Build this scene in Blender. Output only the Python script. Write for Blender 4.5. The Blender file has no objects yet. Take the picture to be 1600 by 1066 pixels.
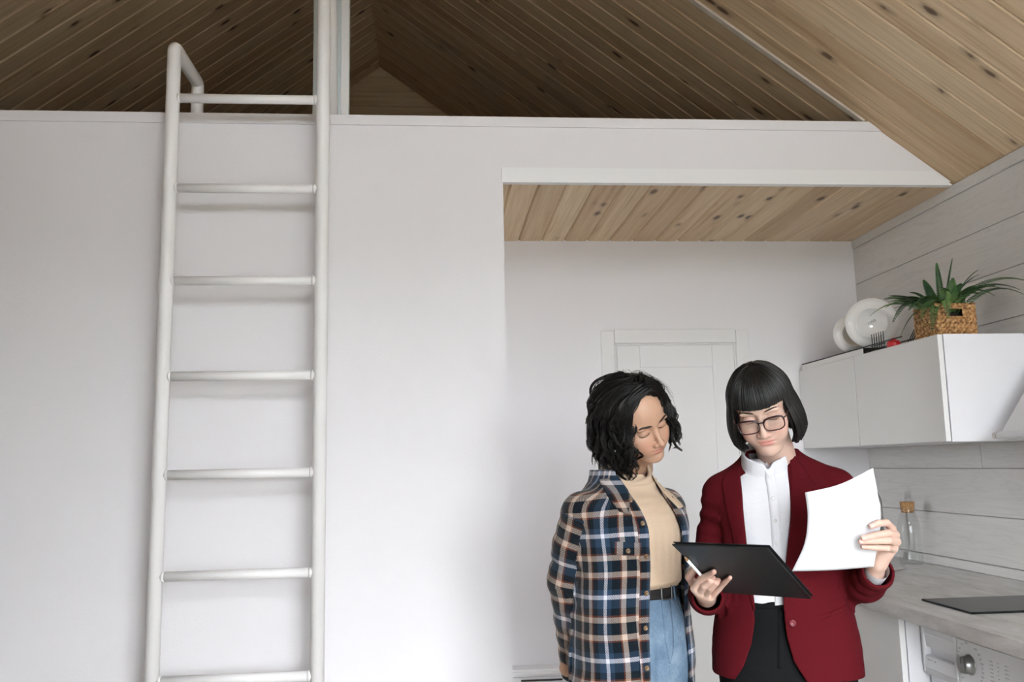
import bpy, bmesh, math, random
import numpy as np
from mathutils import Vector, Matrix
random.seed(7)
SC = bpy.context.scene
COL = SC.collection
R = math.radians

# ---------------------------------------------------------------- camera
cam_d = bpy.data.cameras.new('camera'); cam = bpy.data.objects.new('camera', cam_d); COL.objects.link(cam)
cam_d.sensor_fit = 'HORIZONTAL'; cam_d.sensor_width = 36.0; cam_d.lens = 36.0*1388.1/1600.0
_p, _y, _r = R(8.02), R(4.96), R(-1.17)
_F = Vector((math.sin(_y)*math.cos(_p), math.cos(_y)*math.cos(_p), math.sin(_p)))
_rt = Vector((math.cos(_y), -math.sin(_y), 0)); _up = _rt.cross(_F)
_R2 = _rt*math.cos(_r)+_up*math.sin(_r); _U2 = _rt*(-math.sin(_r))+_up*math.cos(_r)
_m = Matrix((_R2, _U2, -_F)).transposed().to_4x4(); _m.translation = (0, 0, 1.33)
cam.matrix_world = _m
cam_d.clip_start = 0.05
SC.camera = cam
# ---------------------------------------------------------------- sky, daylight portals, exposure
world = bpy.data.worlds.new('overcast_sky'); SC.world = world; world.use_nodes = True
_nt = world.node_tree; _bg = _nt.nodes['Background']; _bg.inputs[1].default_value = 17.0
_tc = _nt.nodes.new('ShaderNodeTexCoord'); _sx = _nt.nodes.new('ShaderNodeSeparateXYZ'); _cr = _nt.nodes.new('ShaderNodeValToRGB')
_mr = _nt.nodes.new('ShaderNodeMapRange'); _mr.inputs[1].default_value = -1; _mr.inputs[2].default_value = 1
_nt.links.new(_tc.outputs['Generated'], _sx.inputs[0]); _nt.links.new(_sx.outputs[2], _mr.inputs[0]); _nt.links.new(_mr.outputs[0], _cr.inputs[0])
_e = _cr.color_ramp.elements                       # dull open ground below the horizon, even overcast above
_e[0].position = .495; _e[0].color = (.19, .19, .175, 1); _e[1].position = .51; _e[1].color = (.93, .955, 1.0, 1)
_nt.links.new(_cr.outputs[0], _bg.inputs[0])
SC.view_settings.view_transform = 'Standard'; SC.view_settings.look = 'None'
SC.view_settings.gamma = 1.0; SC.view_settings.use_curve_mapping = False
SC.view_settings.exposure = 0.43
SC.cycles.use_denoising = True
SC.cycles.max_bounces = 10; SC.cycles.diffuse_bounces = 6; SC.cycles.transmission_bounces = 8; SC.cycles.transparent_max_bounces = 12
SC.cycles.sample_clamp_indirect = 6.0; SC.cycles.caustics_reflective = False; SC.cycles.caustics_refractive = False
YW = -0.42                                   # window wall behind the camera
WIN = [(0.20, 1.98, 0.06, 2.24), (-0.32, 0.82, 2.54, 3.26)]             # x0,x1,z0,z1 glazed openings; the upper one is added to brighten the upper loft wall
for i, (x0, x1, z0, z1) in enumerate(WIN):
    ld = bpy.data.lights.new('window_daylight', 'AREA'); ld.shape = 'RECTANGLE'
    ld.size = x1-x0; ld.size_y = z1-z0; ld.cycles.is_portal = True
    lo = bpy.data.objects.new('window_daylight', ld); COL.objects.link(lo)
    lo.location = ((x0+x1)/2, YW-0.13, (z0+z1)/2); lo.rotation_euler = (R(90), 0, R(180))

W2 = (3.44, 3.88, 0.40, 2.06)                 # y0,y1,z0,z1 unseen glazed opening, added at the hall's left end to brighten the nook
ld = bpy.data.lights.new('added_hall_portal', 'AREA'); ld.shape = 'RECTANGLE'; ld.size = W2[3]-W2[2]; ld.size_y = W2[1]-W2[0]; ld.cycles.is_portal = True
lo = bpy.data.objects.new('added_hall_portal', ld); COL.objects.link(lo); lo.location = (-1.31, (W2[0]+W2[1])/2, (W2[2]+W2[3])/2); lo.rotation_euler = (0, R(-90), 0)

# ---------------------------------------------------------------- helpers
def tag(o, label=None, cat=None, group=None, kind=None):
    if label: o['label'] = label
    if cat: o['category'] = cat
    if group: o['group'] = group
    if kind: o['kind'] = kind
    return o
def mesh_data(name, v, f, mat=None, smooth=False):
    me = bpy.data.meshes.new(name)
    if isinstance(v, np.ndarray): v = v.tolist()
    if isinstance(f, np.ndarray): f = f.tolist()
    me.from_pydata(v, [], f); me.update()
    if mat: me.materials.append(mat)
    if smooth: me.polygons.foreach_set('use_smooth', [True]*len(me.polygons))
    return me
def link(name, me, parent=None, loc=None, rot=None):
    o = bpy.data.objects.new(name, me); COL.objects.link(o)
    if parent: o.parent = parent
    if loc is not None: o.location = loc
    if rot is not None: o.rotation_euler = rot
    return o
def empty(name, loc=(0,0,0), rot=(0,0,0)):
    o = bpy.data.objects.new(name, None); COL.objects.link(o); o.location = loc; o.rotation_euler = rot
    o.empty_display_size = 0.05
    return o
def bm_obj(name, bm, mat, parent=None, smooth=False, loc=None):
    me = bpy.data.meshes.new(name); bm.normal_update(); bm.to_mesh(me); bm.free()
    if mat: me.materials.append(mat)
    if smooth: me.polygons.foreach_set('use_smooth', [True]*len(me.polygons))
    return link(name, me, parent, loc)
def bm_box(bm, lo, hi, bevel=0.0, seg=1):
    c = [(a+b)/2 for a, b in zip(lo, hi)]; s = [max(1e-5, b-a) for a, b in zip(lo, hi)]
    r = bmesh.ops.create_cube(bm, size=1.0)
    bmesh.ops.scale(bm, vec=s, verts=r['verts']); bmesh.ops.translate(bm, vec=c, verts=r['verts'])
    if bevel:
        es = list({e for v in r['verts'] for e in v.link_edges})
        bmesh.ops.bevel(bm, geom=es, offset=bevel, segments=seg, affect='EDGES', clamp_overlap=True)
def box(name, lo, hi, mat, parent=None, bevel=0.0, seg=1):
    bm = bmesh.new(); bm_box(bm, lo, hi, bevel, seg); return bm_obj(name, bm, mat, parent)
def prism(name, poly, axis, a0, a1, mat, parent=None):
    """poly: list of 2D points; axis 'y': points are (x,z) swept over y, 'x': (y,z), 'z': (x,y)"""
    def P(p, a): return {'y': (p[0], a, p[1]), 'x': (a, p[0], p[1]), 'z': (p[0], p[1], a)}[axis]
    n = len(poly); v = [P(p, a0) for p in poly]+[P(p, a1) for p in poly]
    f = [list(range(n)), list(range(2*n-1, n-1, -1))]+[[i, i+n, (i+1) % n+n, (i+1) % n] for i in range(n)]
    bm = bmesh.new(); bv = [bm.verts.new(q) for q in v]
    for q in f: bm.faces.new([bv[i] for i in q])
    bmesh.ops.recalc_face_normals(bm, faces=bm.faces)
    return bm_obj(name, bm, mat, parent)
def tube_data(pts, rad, n=10, caps=True, closed=False):
    """tube along a polyline (parallel transport); rad scalar or list"""
    P = [Vector(p) for p in pts]; m = len(P)
    rr = rad if isinstance(rad, (list, tuple)) else [rad]*m
    v = []; f = []; nrm = None
    for i in range(m):
        if closed: t = (P[(i+1) % m]-P[i-1])
        else: t = (P[min(i+1, m-1)]-P[max(i-1, 0)])
        t.normalize()
        if nrm is None:
            a = Vector((0, 0, 1)) if abs(t.z) < .9 else Vector((1, 0, 0)); nrm = (a-t*a.dot(t)).normalized()
        else:
            nrm = nrm-t*nrm.dot(t); nrm.normalize()
        b = t.cross(nrm)
        for k in range(n):
            a = 2*math.pi*k/n; v.append(P[i]+(nrm*math.cos(a)+b*math.sin(a))*rr[i])
    for i in range(m if closed else m-1):
        j = (i+1) % m
        for k in range(n):
            f.append([i*n+k, i*n+(k+1) % n, j*n+(k+1) % n, j*n+k])
    if caps and not closed:
        f.append(list(range(n-1, -1, -1))); f.append([(m-1)*n+k for k in range(n)])
    return [tuple(q) for q in v], f
def tube(name, pts, rad, mat, parent=None, n=10, caps=True, closed=False):
    v, f = tube_data(pts, rad, n, caps, closed)
    return link(name, mesh_data(name, v, f, mat, True), parent)
def lathe_data(prof, n=40, closed=False):
    v = []; f = []; m = len(prof)
    for (r, z) in prof:
        for k in range(n):
            a = 2*math.pi*k/n; v.append((r*math.cos(a), r*math.sin(a), z))
    for i in range(m-1):
        for k in range(n):
            f.append([i*n+k, i*n+(k+1) % n, (i+1)*n+(k+1) % n, (i+1)*n+k])
    return v, f
def lathe(name, prof, mat, parent=None, n=40, loc=None, rot=None):
    v, f = lathe_data(prof, n); return link(name, mesh_data(name, v, f, mat, True), parent, loc, rot)
def rounded_path(pts, rad, seg=6):
    P = [Vector(p) for p in pts]; out = [P[0]]
    for i in range(1, len(P)-1):
        a = (P[i-1]-P[i]); b = (P[i+1]-P[i]); r = min(rad, a.length*.45, b.length*.45)
        p0 = P[i]+a.normalized()*r; p1 = P[i]+b.normalized()*r
        for k in range(seg+1):
            t = k/seg; out.append(p0*(1-t)**2+P[i]*2*t*(1-t)+p1*t*t)
    out.append(P[-1]); return out

# ---------------------------------------------------------------- materials
def nodemat(name):
    m = bpy.data.materials.new(name); m.use_nodes = True
    nt = m.node_tree; b = nt.nodes['Principled BSDF']; return m, nt, b
def N(nt, typ, **kw):
    n = nt.nodes.new(typ)
    for k, v in kw.items():
        if k.startswith('i_'):
            key = k[2:]; key = int(key) if key.isdigit() else key.replace('_', ' ')
            n.inputs[key].default_value = v
        else: setattr(n, k, v)
    return n
def ramp(nt, stops, interp='LINEAR'):
    r = nt.nodes.new('ShaderNodeValToRGB'); cr = r.color_ramp; cr.interpolation = interp
    while len(cr.elements) < len(stops): cr.elements.new(0.5)
    for e, (p, c) in zip(cr.elements, stops): e.position = p; e.color = (*c, 1) if len(c) == 3 else c
    return r
def simple(name, col, rough=.5, spec=.5, metal=0, bump=0, bscale=200, coat=0, var=0, sheen=0):
    m, nt, b = nodemat(name); L = nt.links
    b.inputs['Base Color'].default_value = (*col, 1); b.inputs['Roughness'].default_value = rough
    b.inputs['Specular IOR Level'].default_value = spec; b.inputs['Metallic'].default_value = metal
    if coat: b.inputs['Coat Weight'].default_value = coat
    if sheen: b.inputs['Sheen Weight'].default_value = sheen; b.inputs['Sheen Roughness'].default_value = .5
    tc = N(nt, 'ShaderNodeTexCoord'); nz = N(nt, 'ShaderNodeTexNoise', i_Scale=bscale, i_Detail=3.0)
    L.new(tc.outputs['Object'], nz.inputs['Vector'])
    if bump:
        bp = N(nt, 'ShaderNodeBump', i_Strength=bump, i_Distance=0.002)
        L.new(nz.outputs['Fac'], bp.inputs['Height']); L.new(bp.outputs['Normal'], b.inputs['Normal'])
    if var:
        rp = ramp(nt, [(.3, tuple(c*(1-var) for c in col)), (.7, tuple(min(1, c*(1+var)) for c in col))])
        L.new(nz.outputs['Fac'], rp.inputs['Fac']); L.new(rp.outputs['Color'], b.inputs['Base Color'])
    return m
M = {}
M['wall'] = simple('painted_wall', (.80, .787, .81), .65, .3, bump=.25, bscale=260)
M['loft_floor'] = simple('dark_loft_boards', (.16, .12, .09), .7, .3)
M['wall_left'] = simple('dark_green_low_bounce', (.20, .23, .21), .6, .3)  # unseen wall, dark colour made up to cut bounce onto the loft wall
M['pale_wood'] = simple('pale_wood_batten', (.60, .54, .47), .5, .4, var=.06, bscale=30)
M['white'] = simple('white_gloss_paint', (.86, .86, .87), .35, .45)
M['white_trim'] = simple('white_trim_paint', (.84, .84, .85), .45, .4)
M['ladder'] = simple('white_powder_coat', (.86, .85, .85), .38, .45, bump=.04, bscale=500)
M['door'] = simple('door_paint', (.78, .775, .775), .5, .4)
M['cab'] = simple('cabinet_matt_front', (.73, .727, .72), .5, .4)
M['cabside'] = simple('cabinet_white_side', (.73, .725, .75), .4, .4)
M['post'] = simple('pale_blue_grey_post', (.62, .68, .70), .5, .4)
M['dark'] = simple('black_wire', (.015, .015, .016), .4, .5)
M['glassblack'] = simple('black_glass', (.012, .014, .013), .22, .14)
M['steel'] = simple('brushed_steel', (.55, .54, .52), .28, .5, metal=1.0)
M['floor'] = simple('pale_oak_floor', (.72, .67, .60), .5, .4, var=.10, bscale=6)
M['red'] = simple('red_plastic', (.55, .012, .02), .4, .5)
M['porcelain'] = simple('white_porcelain', (.82, .81, .80), .12, .5, coat=.5)
M['grey_print'] = simple('grey_print', (.35, .35, .36), .6, .3)
M['appliance'] = simple('white_appliance', (.82, .83, .86), .3, .5)
M['appliance_grey'] = simple('appliance_grey', (.60, .61, .63), .4, .4)
M['knob'] = simple('dark_chrome', (.22, .22, .22), .3, .5, metal=.8)
M['soil'] = simple('potting_soil', (.02, .015, .012), .9, .2, bump=.8, bscale=120)

def pine():
    m, nt, b = nodemat('knotty_pine'); L = nt.links
    tc = N(nt, 'ShaderNodeTexCoord'); oi = N(nt, 'ShaderNodeObjectInfo')
    mul = N(nt, 'ShaderNodeMath', operation='MULTIPLY', i_1=37.0); L.new(oi.outputs['Random'], mul.inputs[0])
    cmb = N(nt, 'ShaderNodeCombineXYZ'); L.new(mul.outputs[0], cmb.inputs[0]); L.new(mul.outputs[0], cmb.inputs[2])
    m2 = N(nt, 'ShaderNodeMath', operation='MULTIPLY', i_1=5.3); L.new(mul.outputs[0], m2.inputs[0]); L.new(m2.outputs[0], cmb.inputs[1])
    add = N(nt, 'ShaderNodeVectorMath', operation='ADD'); L.new(tc.outputs['Object'], add.inputs[0]); L.new(cmb.outputs[0], add.inputs[1])
    # knots: stretched voronoi cells
    mk = N(nt, 'ShaderNodeMapping'); mk.inputs['Scale'].default_value = (4.2, 11.0, 0.0); L.new(add.outputs[0], mk.inputs[0])
    nzk = N(nt, 'ShaderNodeTexNoise', i_Scale=22.0, i_Detail=2.0); L.new(add.outputs[0], nzk.inputs['Vector'])
    vor = N(nt, 'ShaderNodeTexVoronoi', feature='F1', i_Scale=1.0, i_Randomness=1.0); L.new(mk.outputs[0], vor.inputs['Vector'])
    dk = N(nt, 'ShaderNodeMath', operation='MULTIPLY_ADD', i_1=.14, i_2=-.07); L.new(nzk.outputs['Fac'], dk.inputs[0])
    dist = N(nt, 'ShaderNodeMath', operation='ADD'); L.new(vor.outputs['Distance'], dist.inputs[0]); L.new(dk.outputs[0], dist.inputs[1])
    kn = ramp(nt, [(0.0, (1, 1, 1)), (.10, (.9, .9, .9)), (.135, (.35, .35, .35)), (.24, (.0, .0, .0))]); L.new(dist.outputs[0], kn.inputs['Fac'])
    # only some cells carry a knot
    sep = N(nt, 'ShaderNodeSeparateColor'); L.new(vor.outputs['Color'], sep.inputs[0])
    gt = N(nt, 'ShaderNodeMath', operation='GREATER_THAN', i_1=.22); L.new(sep.outputs[0], gt.inputs[0])
    kmask = N(nt, 'ShaderNodeMath', operation='MULTIPLY'); L.new(kn.outputs['Color'], kmask.inputs[0]); L.new(gt.outputs[0], kmask.inputs[1])
    # grain
    warp = N(nt, 'ShaderNodeVectorMath', operation='SCALE'); warp.inputs['Scale'].default_value = .012
    L.new(vor.outputs['Position'], warp.inputs[0])
    mg = N(nt, 'ShaderNodeMapping'); mg.inputs['Scale'].default_value = (1.0, 26.0, 26.0); L.new(add.outputs[0], mg.inputs[0])
    g1 = N(nt, 'ShaderNodeTexNoise', i_Scale=1.6, i_Detail=5.0, i_Roughness=.6, i_Distortion=.6); L.new(mg.outputs[0], g1.inputs['Vector'])
    mg2 = N(nt, 'ShaderNodeMapping'); mg2.inputs['Scale'].default_value = (2.0, 180.0, 180.0); L.new(add.outputs[0], mg2.inputs[0])
    g2 = N(nt, 'ShaderNodeTexNoise', i_Scale=1.4, i_Detail=3.0); L.new(mg2.outputs[0], g2.inputs['Vector'])
    gr = ramp(nt, [(.25, (.44, .305, .18)), (.45, (.60, .465, .31)), (.60, (.655, .525, .365)), (.78, (.70, .58, .42))]); L.new(g1.outputs['Fac'], gr.inputs['Fac'])
    g2r = ramp(nt, [(.3, (.88, .86, .84)), (.65, (1.0, 1.0, 1.0))]); L.new(g2.outputs['Fac'], g2r.inputs['Fac'])
    mx = N(nt, 'ShaderNodeMix', data_type='RGBA', blend_type='MULTIPLY'); mx.inputs[0].default_value = 1.0
    L.new(gr.outputs['Color'], mx.inputs[6]); L.new(g2r.outputs['Color'], mx.inputs[7])
    # per-board tint
    tint = ramp(nt, [(0, (.83, .76, .70)), (.3, (1.02, 1.0, .97)), (.6, (.94, .88, .83)), (1, (1.10, 1.10, 1.11))]); L.new(oi.outputs['Random'], tint.inputs['Fac'])
    mt = N(nt, 'ShaderNodeMix', data_type='RGBA', blend_type='MULTIPLY'); mt.inputs[0].default_value = 1.0
    L.new(mx.outputs[2], mt.inputs[6]); L.new(tint.outputs['Color'], mt.inputs[7])
    mk2 = N(nt, 'ShaderNodeMix', data_type='RGBA'); mk2.inputs[7].default_value = (.085, .045, .025, 1)
    L.new(kmask.outputs[0], mk2.inputs[0]); L.new(mt.outputs[2], mk2.inputs[6])
    L.new(mk2.outputs[2], b.inputs['Base Color']); b.inputs['Roughness'].default_value = .5
    b.inputs['Specular IOR Level'].default_value = .35
    bp = N(nt, 'ShaderNodeBump', i_Strength=.15, i_Distance=.002); L.new(g2.outputs['Fac'], bp.inputs['Height']); L.new(bp.outputs['Normal'], b.inputs['Normal'])
    return m
M['pine'] = pine()
def whitewash():
    m, nt, b = nodemat('whitewashed_boards'); L = nt.links
    tc = N(nt, 'ShaderNodeTexCoord'); oi = N(nt, 'ShaderNodeObjectInfo')
    mul = N(nt, 'ShaderNodeMath', operation='MULTIPLY', i_1=41.0); L.new(oi.outputs['Random'], mul.inputs[0])
    cmb = N(nt, 'ShaderNodeCombineXYZ')
    for k in range(3): L.new(mul.outputs[0], cmb.inputs[k])
    add = N(nt, 'ShaderNodeVectorMath', operation='ADD'); L.new(tc.outputs['Object'], add.inputs[0]); L.new(cmb.outputs[0], add.inputs[1])
    mg = N(nt, 'ShaderNodeMapping'); mg.inputs['Scale'].default_value = (20, 1.5, 17); L.new(add.outputs[0], mg.inputs[0])
    g1 = N(nt, 'ShaderNodeTexNoise', i_Scale=1.1, i_Detail=4.0, i_Distortion=.8); L.new(mg.outputs[0], g1.inputs['Vector'])
    wv = N(nt, 'ShaderNodeMath', operation='MULTIPLY', i_1=9.0); L.new(g1.outputs['Fac'], wv.inputs[0])
    fr = N(nt, 'ShaderNodeMath', operation='PINGPONG', i_1=.5); L.new(wv.outputs[0], fr.inputs[0])
    mg2 = N(nt, 'ShaderNodeMapping'); mg2.inputs['Scale'].default_value = (200, 4, 200); L.new(add.outputs[0], mg2.inputs[0])
    g2 = N(nt, 'ShaderNodeTexNoise', i_Scale=1.0, i_Detail=3.0); L.new(mg2.outputs[0], g2.inputs['Vector'])
    r1 = ramp(nt, [(0.0, (.585, .562, .545)), (.06, (.615, .595, .578)), (.2, (.635, .615, .60)), (1, (.65, .63, .615))]); L.new(fr.outputs[0], r1.inputs['Fac'])
    r2 = ramp(nt, [(.3, (.93, .93, .93)), (.65, (1, 1, 1))]); L.new(g2.outputs['Fac'], r2.inputs['Fac'])
    mx = N(nt, 'ShaderNodeMix', data_type='RGBA', blend_type='MULTIPLY'); mx.inputs[0].default_value = 1.0
    L.new(r1.outputs['Color'], mx.inputs[6]); L.new(r2.outputs['Color'], mx.inputs[7])
    L.new(mx.outputs[2], b.inputs['Base Color']); b.inputs['Roughness'].default_value = .55
    b.inputs['Specular IOR Level'].default_value = .35
    return m
M['whitewash'] = whitewash()
def stone():
    m, nt, b = nodemat('grey_stone_laminate'); L = nt.links
    tc = N(nt, 'ShaderNodeTexCoord')
    mg = N(nt, 'ShaderNodeMapping'); mg.inputs['Scale'].default_value = (26, 7, 26); L.new(tc.outputs['Object'], mg.inputs[0])
    g = N(nt, 'ShaderNodeTexNoise', i_Scale=1.0, i_Detail=7.0, i_Roughness=.65, i_Distortion=.4); L.new(mg.outputs[0], g.inputs['Vector'])
    r1 = ramp(nt, [(.32, (.42, .41, .395)), (.5, (.52, .51, .495)), (.68, (.62, .61, .60))]); L.new(g.outputs['Fac'], r1.inputs['Fac'])
    L.new(r1.outputs['Color'], b.inputs['Base Color']); b.inputs['Roughness'].default_value = .45
    return m
M['stone'] = stone()
def glass(name, rough=0.0, col=(1, 1, 1), ior=1.45):
    m, nt, b = nodemat(name)
    b.inputs['Base Color'].default_value = (*col, 1); b.inputs['Transmission Weight'].default_value = 1.0
    b.inputs['Roughness'].default_value = rough; b.inputs['IOR'].default_value = ior
    return m
M['glass'] = glass('clear_glass')
def thin_glass():
    m = bpy.data.materials.new('window_pane_glass'); m.use_nodes = True; nt = m.node_tree; nt.nodes.clear(); L = nt.links
    o = N(nt, 'ShaderNodeOutputMaterial'); t = N(nt, 'ShaderNodeBsdfTransparent'); g = N(nt, 'ShaderNodeBsdfGlossy', i_Roughness=.0)
    t.inputs[0].default_value = (.97, .98, .98, 1)
    fr = N(nt, 'ShaderNodeFresnel', i_IOR=1.35); mx = N(nt, 'ShaderNodeMixShader')
    L.new(fr.outputs[0], mx.inputs[0]); L.new(t.outputs[0], mx.inputs[1]); L.new(g.outputs[0], mx.inputs[2]); L.new(mx.outputs[0], o.inputs[0])
    return m
M['pane'] = thin_glass()
def thin_clear():
    m = bpy.data.materials.new('thin_clear_glass'); m.use_nodes = True; nt = m.node_tree; nt.nodes.clear(); L = nt.links
    o = N(nt, 'ShaderNodeOutputMaterial'); t = N(nt, 'ShaderNodeBsdfTransparent'); g = N(nt, 'ShaderNodeBsdfGlossy', i_Roughness=.02)
    t.inputs[0].default_value = (.955, .965, .96, 1); lw = N(nt, 'ShaderNodeLayerWeight', i_Blend=.35)
    pw = N(nt, 'ShaderNodeMath', operation='POWER', i_1=3.5); ml = N(nt, 'ShaderNodeMath', operation='MULTIPLY_ADD', i_1=.45, i_2=.035); mx = N(nt, 'ShaderNodeMixShader')
    L.new(lw.outputs['Facing'], pw.inputs[0]); L.new(pw.outputs[0], ml.inputs[0]); L.new(ml.outputs[0], mx.inputs[0]); L.new(t.outputs[0], mx.inputs[1]); L.new(g.outputs[0], mx.inputs[2]); L.new(mx.outputs[0], o.inputs[0])
    return m
M['thin_clear'] = thin_clear()

# ---------------------------------------------------------------- the room shell
XR, XL, XRIDGE = 2.02, -2.778, -0.379
EAVE, RIDGE = 2.385, 4.175
SL = (RIDGE-EAVE)/(XR-XRIDGE); ANG = math.atan(SL)
YD, YB, YG = 3.187, 4.05, 6.07               # loft wall face, back wall of the kitchen nook, loft gable
ZT, ZB, ZC = 2.63, 2.38, 2.378               # loft wall top, opening head, nook ceiling
def struct(o): o['kind'] = 'structure'; return o

struct(box('floor', (XL-.1, YW-.1, -.1), (XR+.15, YG+.1, 0), M['floor']))
# --- right wall: backing + whitewashed boards
wr = struct(box('wall_right', (XR+.013, YW-.1, 0), (XR+.13, YG+.1, EAVE+.12), M['whitewash']))
def wall_board(z0, z1, y0, y1):
    g = .0011; c = .0016
    prof = [(0, z0+g+c), (c, z0+g), (.014, z0+g), (.014, z1-g), (c, z1-g), (0, z1-g-c)]
    yc, zc = (y0+y1)/2, (z0+z1)/2
    v = [(XR+p[0]-XR, a-yc, p[1]-zc) for a in (y0+.001, y1-.001) for p in prof]; n = 6
    f = [[5, 4, 3, 2, 1, 0], [6, 7, 8, 9, 10, 11]]+[[i, (i+1) % n, (i+1) % n+n, i+n] for i in range(n)]
    o = link('wall_board', mesh_data('wall_board', v, f, M['whitewash']), wr); o.location = (XR, yc, zc); return o
zrows = [.06+.1752*i for i in range(13)]+[2.338]
joints = {5: [2.1], 6: [.3, 2.62], 7: [1.1, 3.178], 8: [3.2], 9: [1.2], 10: [2.0], 11: [.7], 12: [1.6]}
for i in range(len(zrows)-1):
    ys = [YW]+[j for j in joints.get(i, [.9+.5*(i % 3)])]+[YB]
    for a, b_ in zip(ys[:-1], ys[1:]): wall_board(zrows[i], zrows[i+1], a, b_)
struct(box('trim_1', (XR-.006, YW, 2.338), (XR+.013, YB, EAVE-.002), M['whitewash'], None, .002))
struct(box('baseboard_right', (XR-.012, YW, 0), (XR+.013, YB, .06), M['white_trim'], None, .002))
# --- left wall and the window wall behind the viewer
wl = bmesh.new(); bm_box(wl, (XL-.12, YW-.1, 0), (XL, YD+.1, EAVE+.1)); bm_box(wl, (XL-.12, YD+.1, 2.36), (XL, YG+.1, EAVE+.1))   # left open below the loft so sky reaches the added hall opening
struct(bm_obj('wall_left', wl, M['wall_left']))
x0, x1, z0, z1 = WIN[0]
def gable_poly(zlo):
    return [(XL-.1, zlo), (XR+.1, zlo), (XR+.1, EAVE), (XRIDGE, RIDGE+.08), (XL-.1, EAVE)]
wb = bmesh.new()
bm_box(wb, (XL-.1, YW-.12, 0), (x0, YW, 2.5)); bm_box(wb, (x1, YW-.12, 0), (XR+.1, YW, 2.5))
bm_box(wb, (x0, YW-.12, 0), (x1, YW, z0)); bm_box(wb, (x0, YW-.12, z1), (x1, YW, 2.5))
struct(bm_obj('wall_front', wb, M['wall']))
gx0, gx1, gz0, gz1 = WIN[1]
rz = lambda x: RIDGE+.08-SL*abs(x-XRIDGE)
for q in ([(XL-.1, 2.5), (XRIDGE, 2.5), (XRIDGE, RIDGE+.08), (XL-.1, EAVE)], [(XRIDGE, 2.5), (gx0, 2.5), (gx0, rz(gx0)), (XRIDGE, RIDGE+.08)], [(gx1, 2.5), (XR+.1, 2.5), (XR+.1, EAVE), (gx1, rz(gx1))],
          [(gx0, 2.5), (gx1, 2.5), (gx1, gz0), (gx0, gz0)], [(gx0, gz1), (gx1, gz1), (gx1, rz(gx1)), (gx0, rz(gx0))]):
    struct(prism('wall_gable', q, 'y', YW-.12, YW, M['wall']))
w3 = struct(empty('window_added_gable', (gx0, YW, gz0)))  # unseen upper window, added to light the top of the loft wall
for n_, lo_, hi_, m_ in (('rail', (0, -.1, 0), (gx1-gx0, -.02, .05), 'white_trim'), ('rail', (0, -.1, gz1-gz0-.05), (gx1-gx0, -.02, gz1-gz0), 'white_trim'), ('stile', (0, -.1, 0), (.05, -.02, gz1-gz0), 'white_trim'), ('stile', (gx1-gx0-.05, -.1, 0), (gx1-gx0, -.02, gz1-gz0), 'white_trim'), ('pane', (.05, -.062, .05), (gx1-gx0-.05, -.058, gz1-gz0-.05), 'pane')):
    box(n_, lo_, hi_, M[m_], w3)
win = struct(empty('window_1', ((x0+x1)/2, YW, z0)))
def wbox(n, lo, hi, mat, bev=.004):
    o = box(n, lo, hi, mat, win, bev); o.matrix_parent_inverse = Matrix.Translation(win.location).inverted(); return o
for xa in (x0, (x0+x1)/2-.03, x1-.06): wbox('stile', (xa, YW-.1, z0), (xa+.06, YW-.02, z1), M['white_trim'])
for za in (z0, z1-.06): wbox('rail', (x0, YW-.095, za), (x1, YW-.025, za+.06), M['white_trim'])
for xa, xb in ((x0+.06, (x0+x1)/2-.03), ((x0+x1)/2+.03, x1-.06)): wbox('pane', (xa, YW-.064, z0+.06), (xb, YW-.060, z1-.06), M['pane'], 0)
# --- loft front wall with the wide opening
poly = [(XL, 0), (.255, 0), (.255, ZB+.014), (XR-.004, ZB+.014), (XR-.002, EAVE+.012), ((RIDGE-ZT)/SL+XRIDGE, ZT), (XRIDGE-(RIDGE-ZT)/SL, ZT), (XL, EAVE)]
struct(prism('wall_loft', poly, 'y', YD, YD+.10, M['wall']))
xt = (RIDGE-ZT)/SL
struct(prism('trim_2', [(XRIDGE-xt-.045, ZT-.036), (XRIDGE+xt+.045, ZT-.036), (XRIDGE+xt, ZT+.002), (XRIDGE-xt, ZT+.002)], 'y', YD-.007, YD+.11, M['wall']))
struct(prism('trim_3', [(.250, ZB-.003), (XR-.012, ZB-.003), (XR-.06, ZB+.036), (XR-.085, ZB+.054), (.250, ZB+.054)], 'y', YD-.008, YD+.021, M['white_trim']))
# --- the nook behind the opening
struct(box('wall_back', (-1.30, YB, 0), (XR+.013, YB+.1, 2.5), M['wall']))
wn = bmesh.new()
bm_box(wn, (-1.30, YD+.1, 0), (-1.20, W2[0], 2.5)); bm_box(wn, (-1.30, W2[1], 0), (-1.20, YB, 2.5)); bm_box(wn, (-1.30, W2[0], 0), (-1.20, W2[1], W2[2])); bm_box(wn, (-1.30, W2[0], W2[3]), (-1.20, W2[1], 2.5))
struct(bm_obj('wall_nook', wn, M['wall']))
w2 = struct(empty('window_added_hall', (-1.26, W2[0], W2[2])))  # unseen, added to light the nook from the left
for n_, lo_, hi_, m_ in (('rail', (0, 0, 0), (.04, W2[1]-W2[0], .035), 'white_trim'), ('rail', (0, 0, W2[3]-W2[2]-.035), (.04, W2[1]-W2[0], W2[3]-W2[2]), 'white_trim'), ('stile', (0, 0, 0), (.042, .035, W2[3]-W2[2]), 'white_trim'), ('stile', (0, W2[1]-W2[0]-.035, 0), (.042, W2[1]-W2[0], W2[3]-W2[2]), 'white_trim'), ('pane', (.018, .03, .03), (.022, W2[1]-W2[0]-.03, W2[3]-W2[2]-.03), 'pane')):
    box(n_, lo_, hi_, M[m_], w2)
cn = struct(box('ceiling_nook', (XL, YD+.101, ZC+.016), (XR+.01, YG, ZT-.09), M['loft_floor']))
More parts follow.
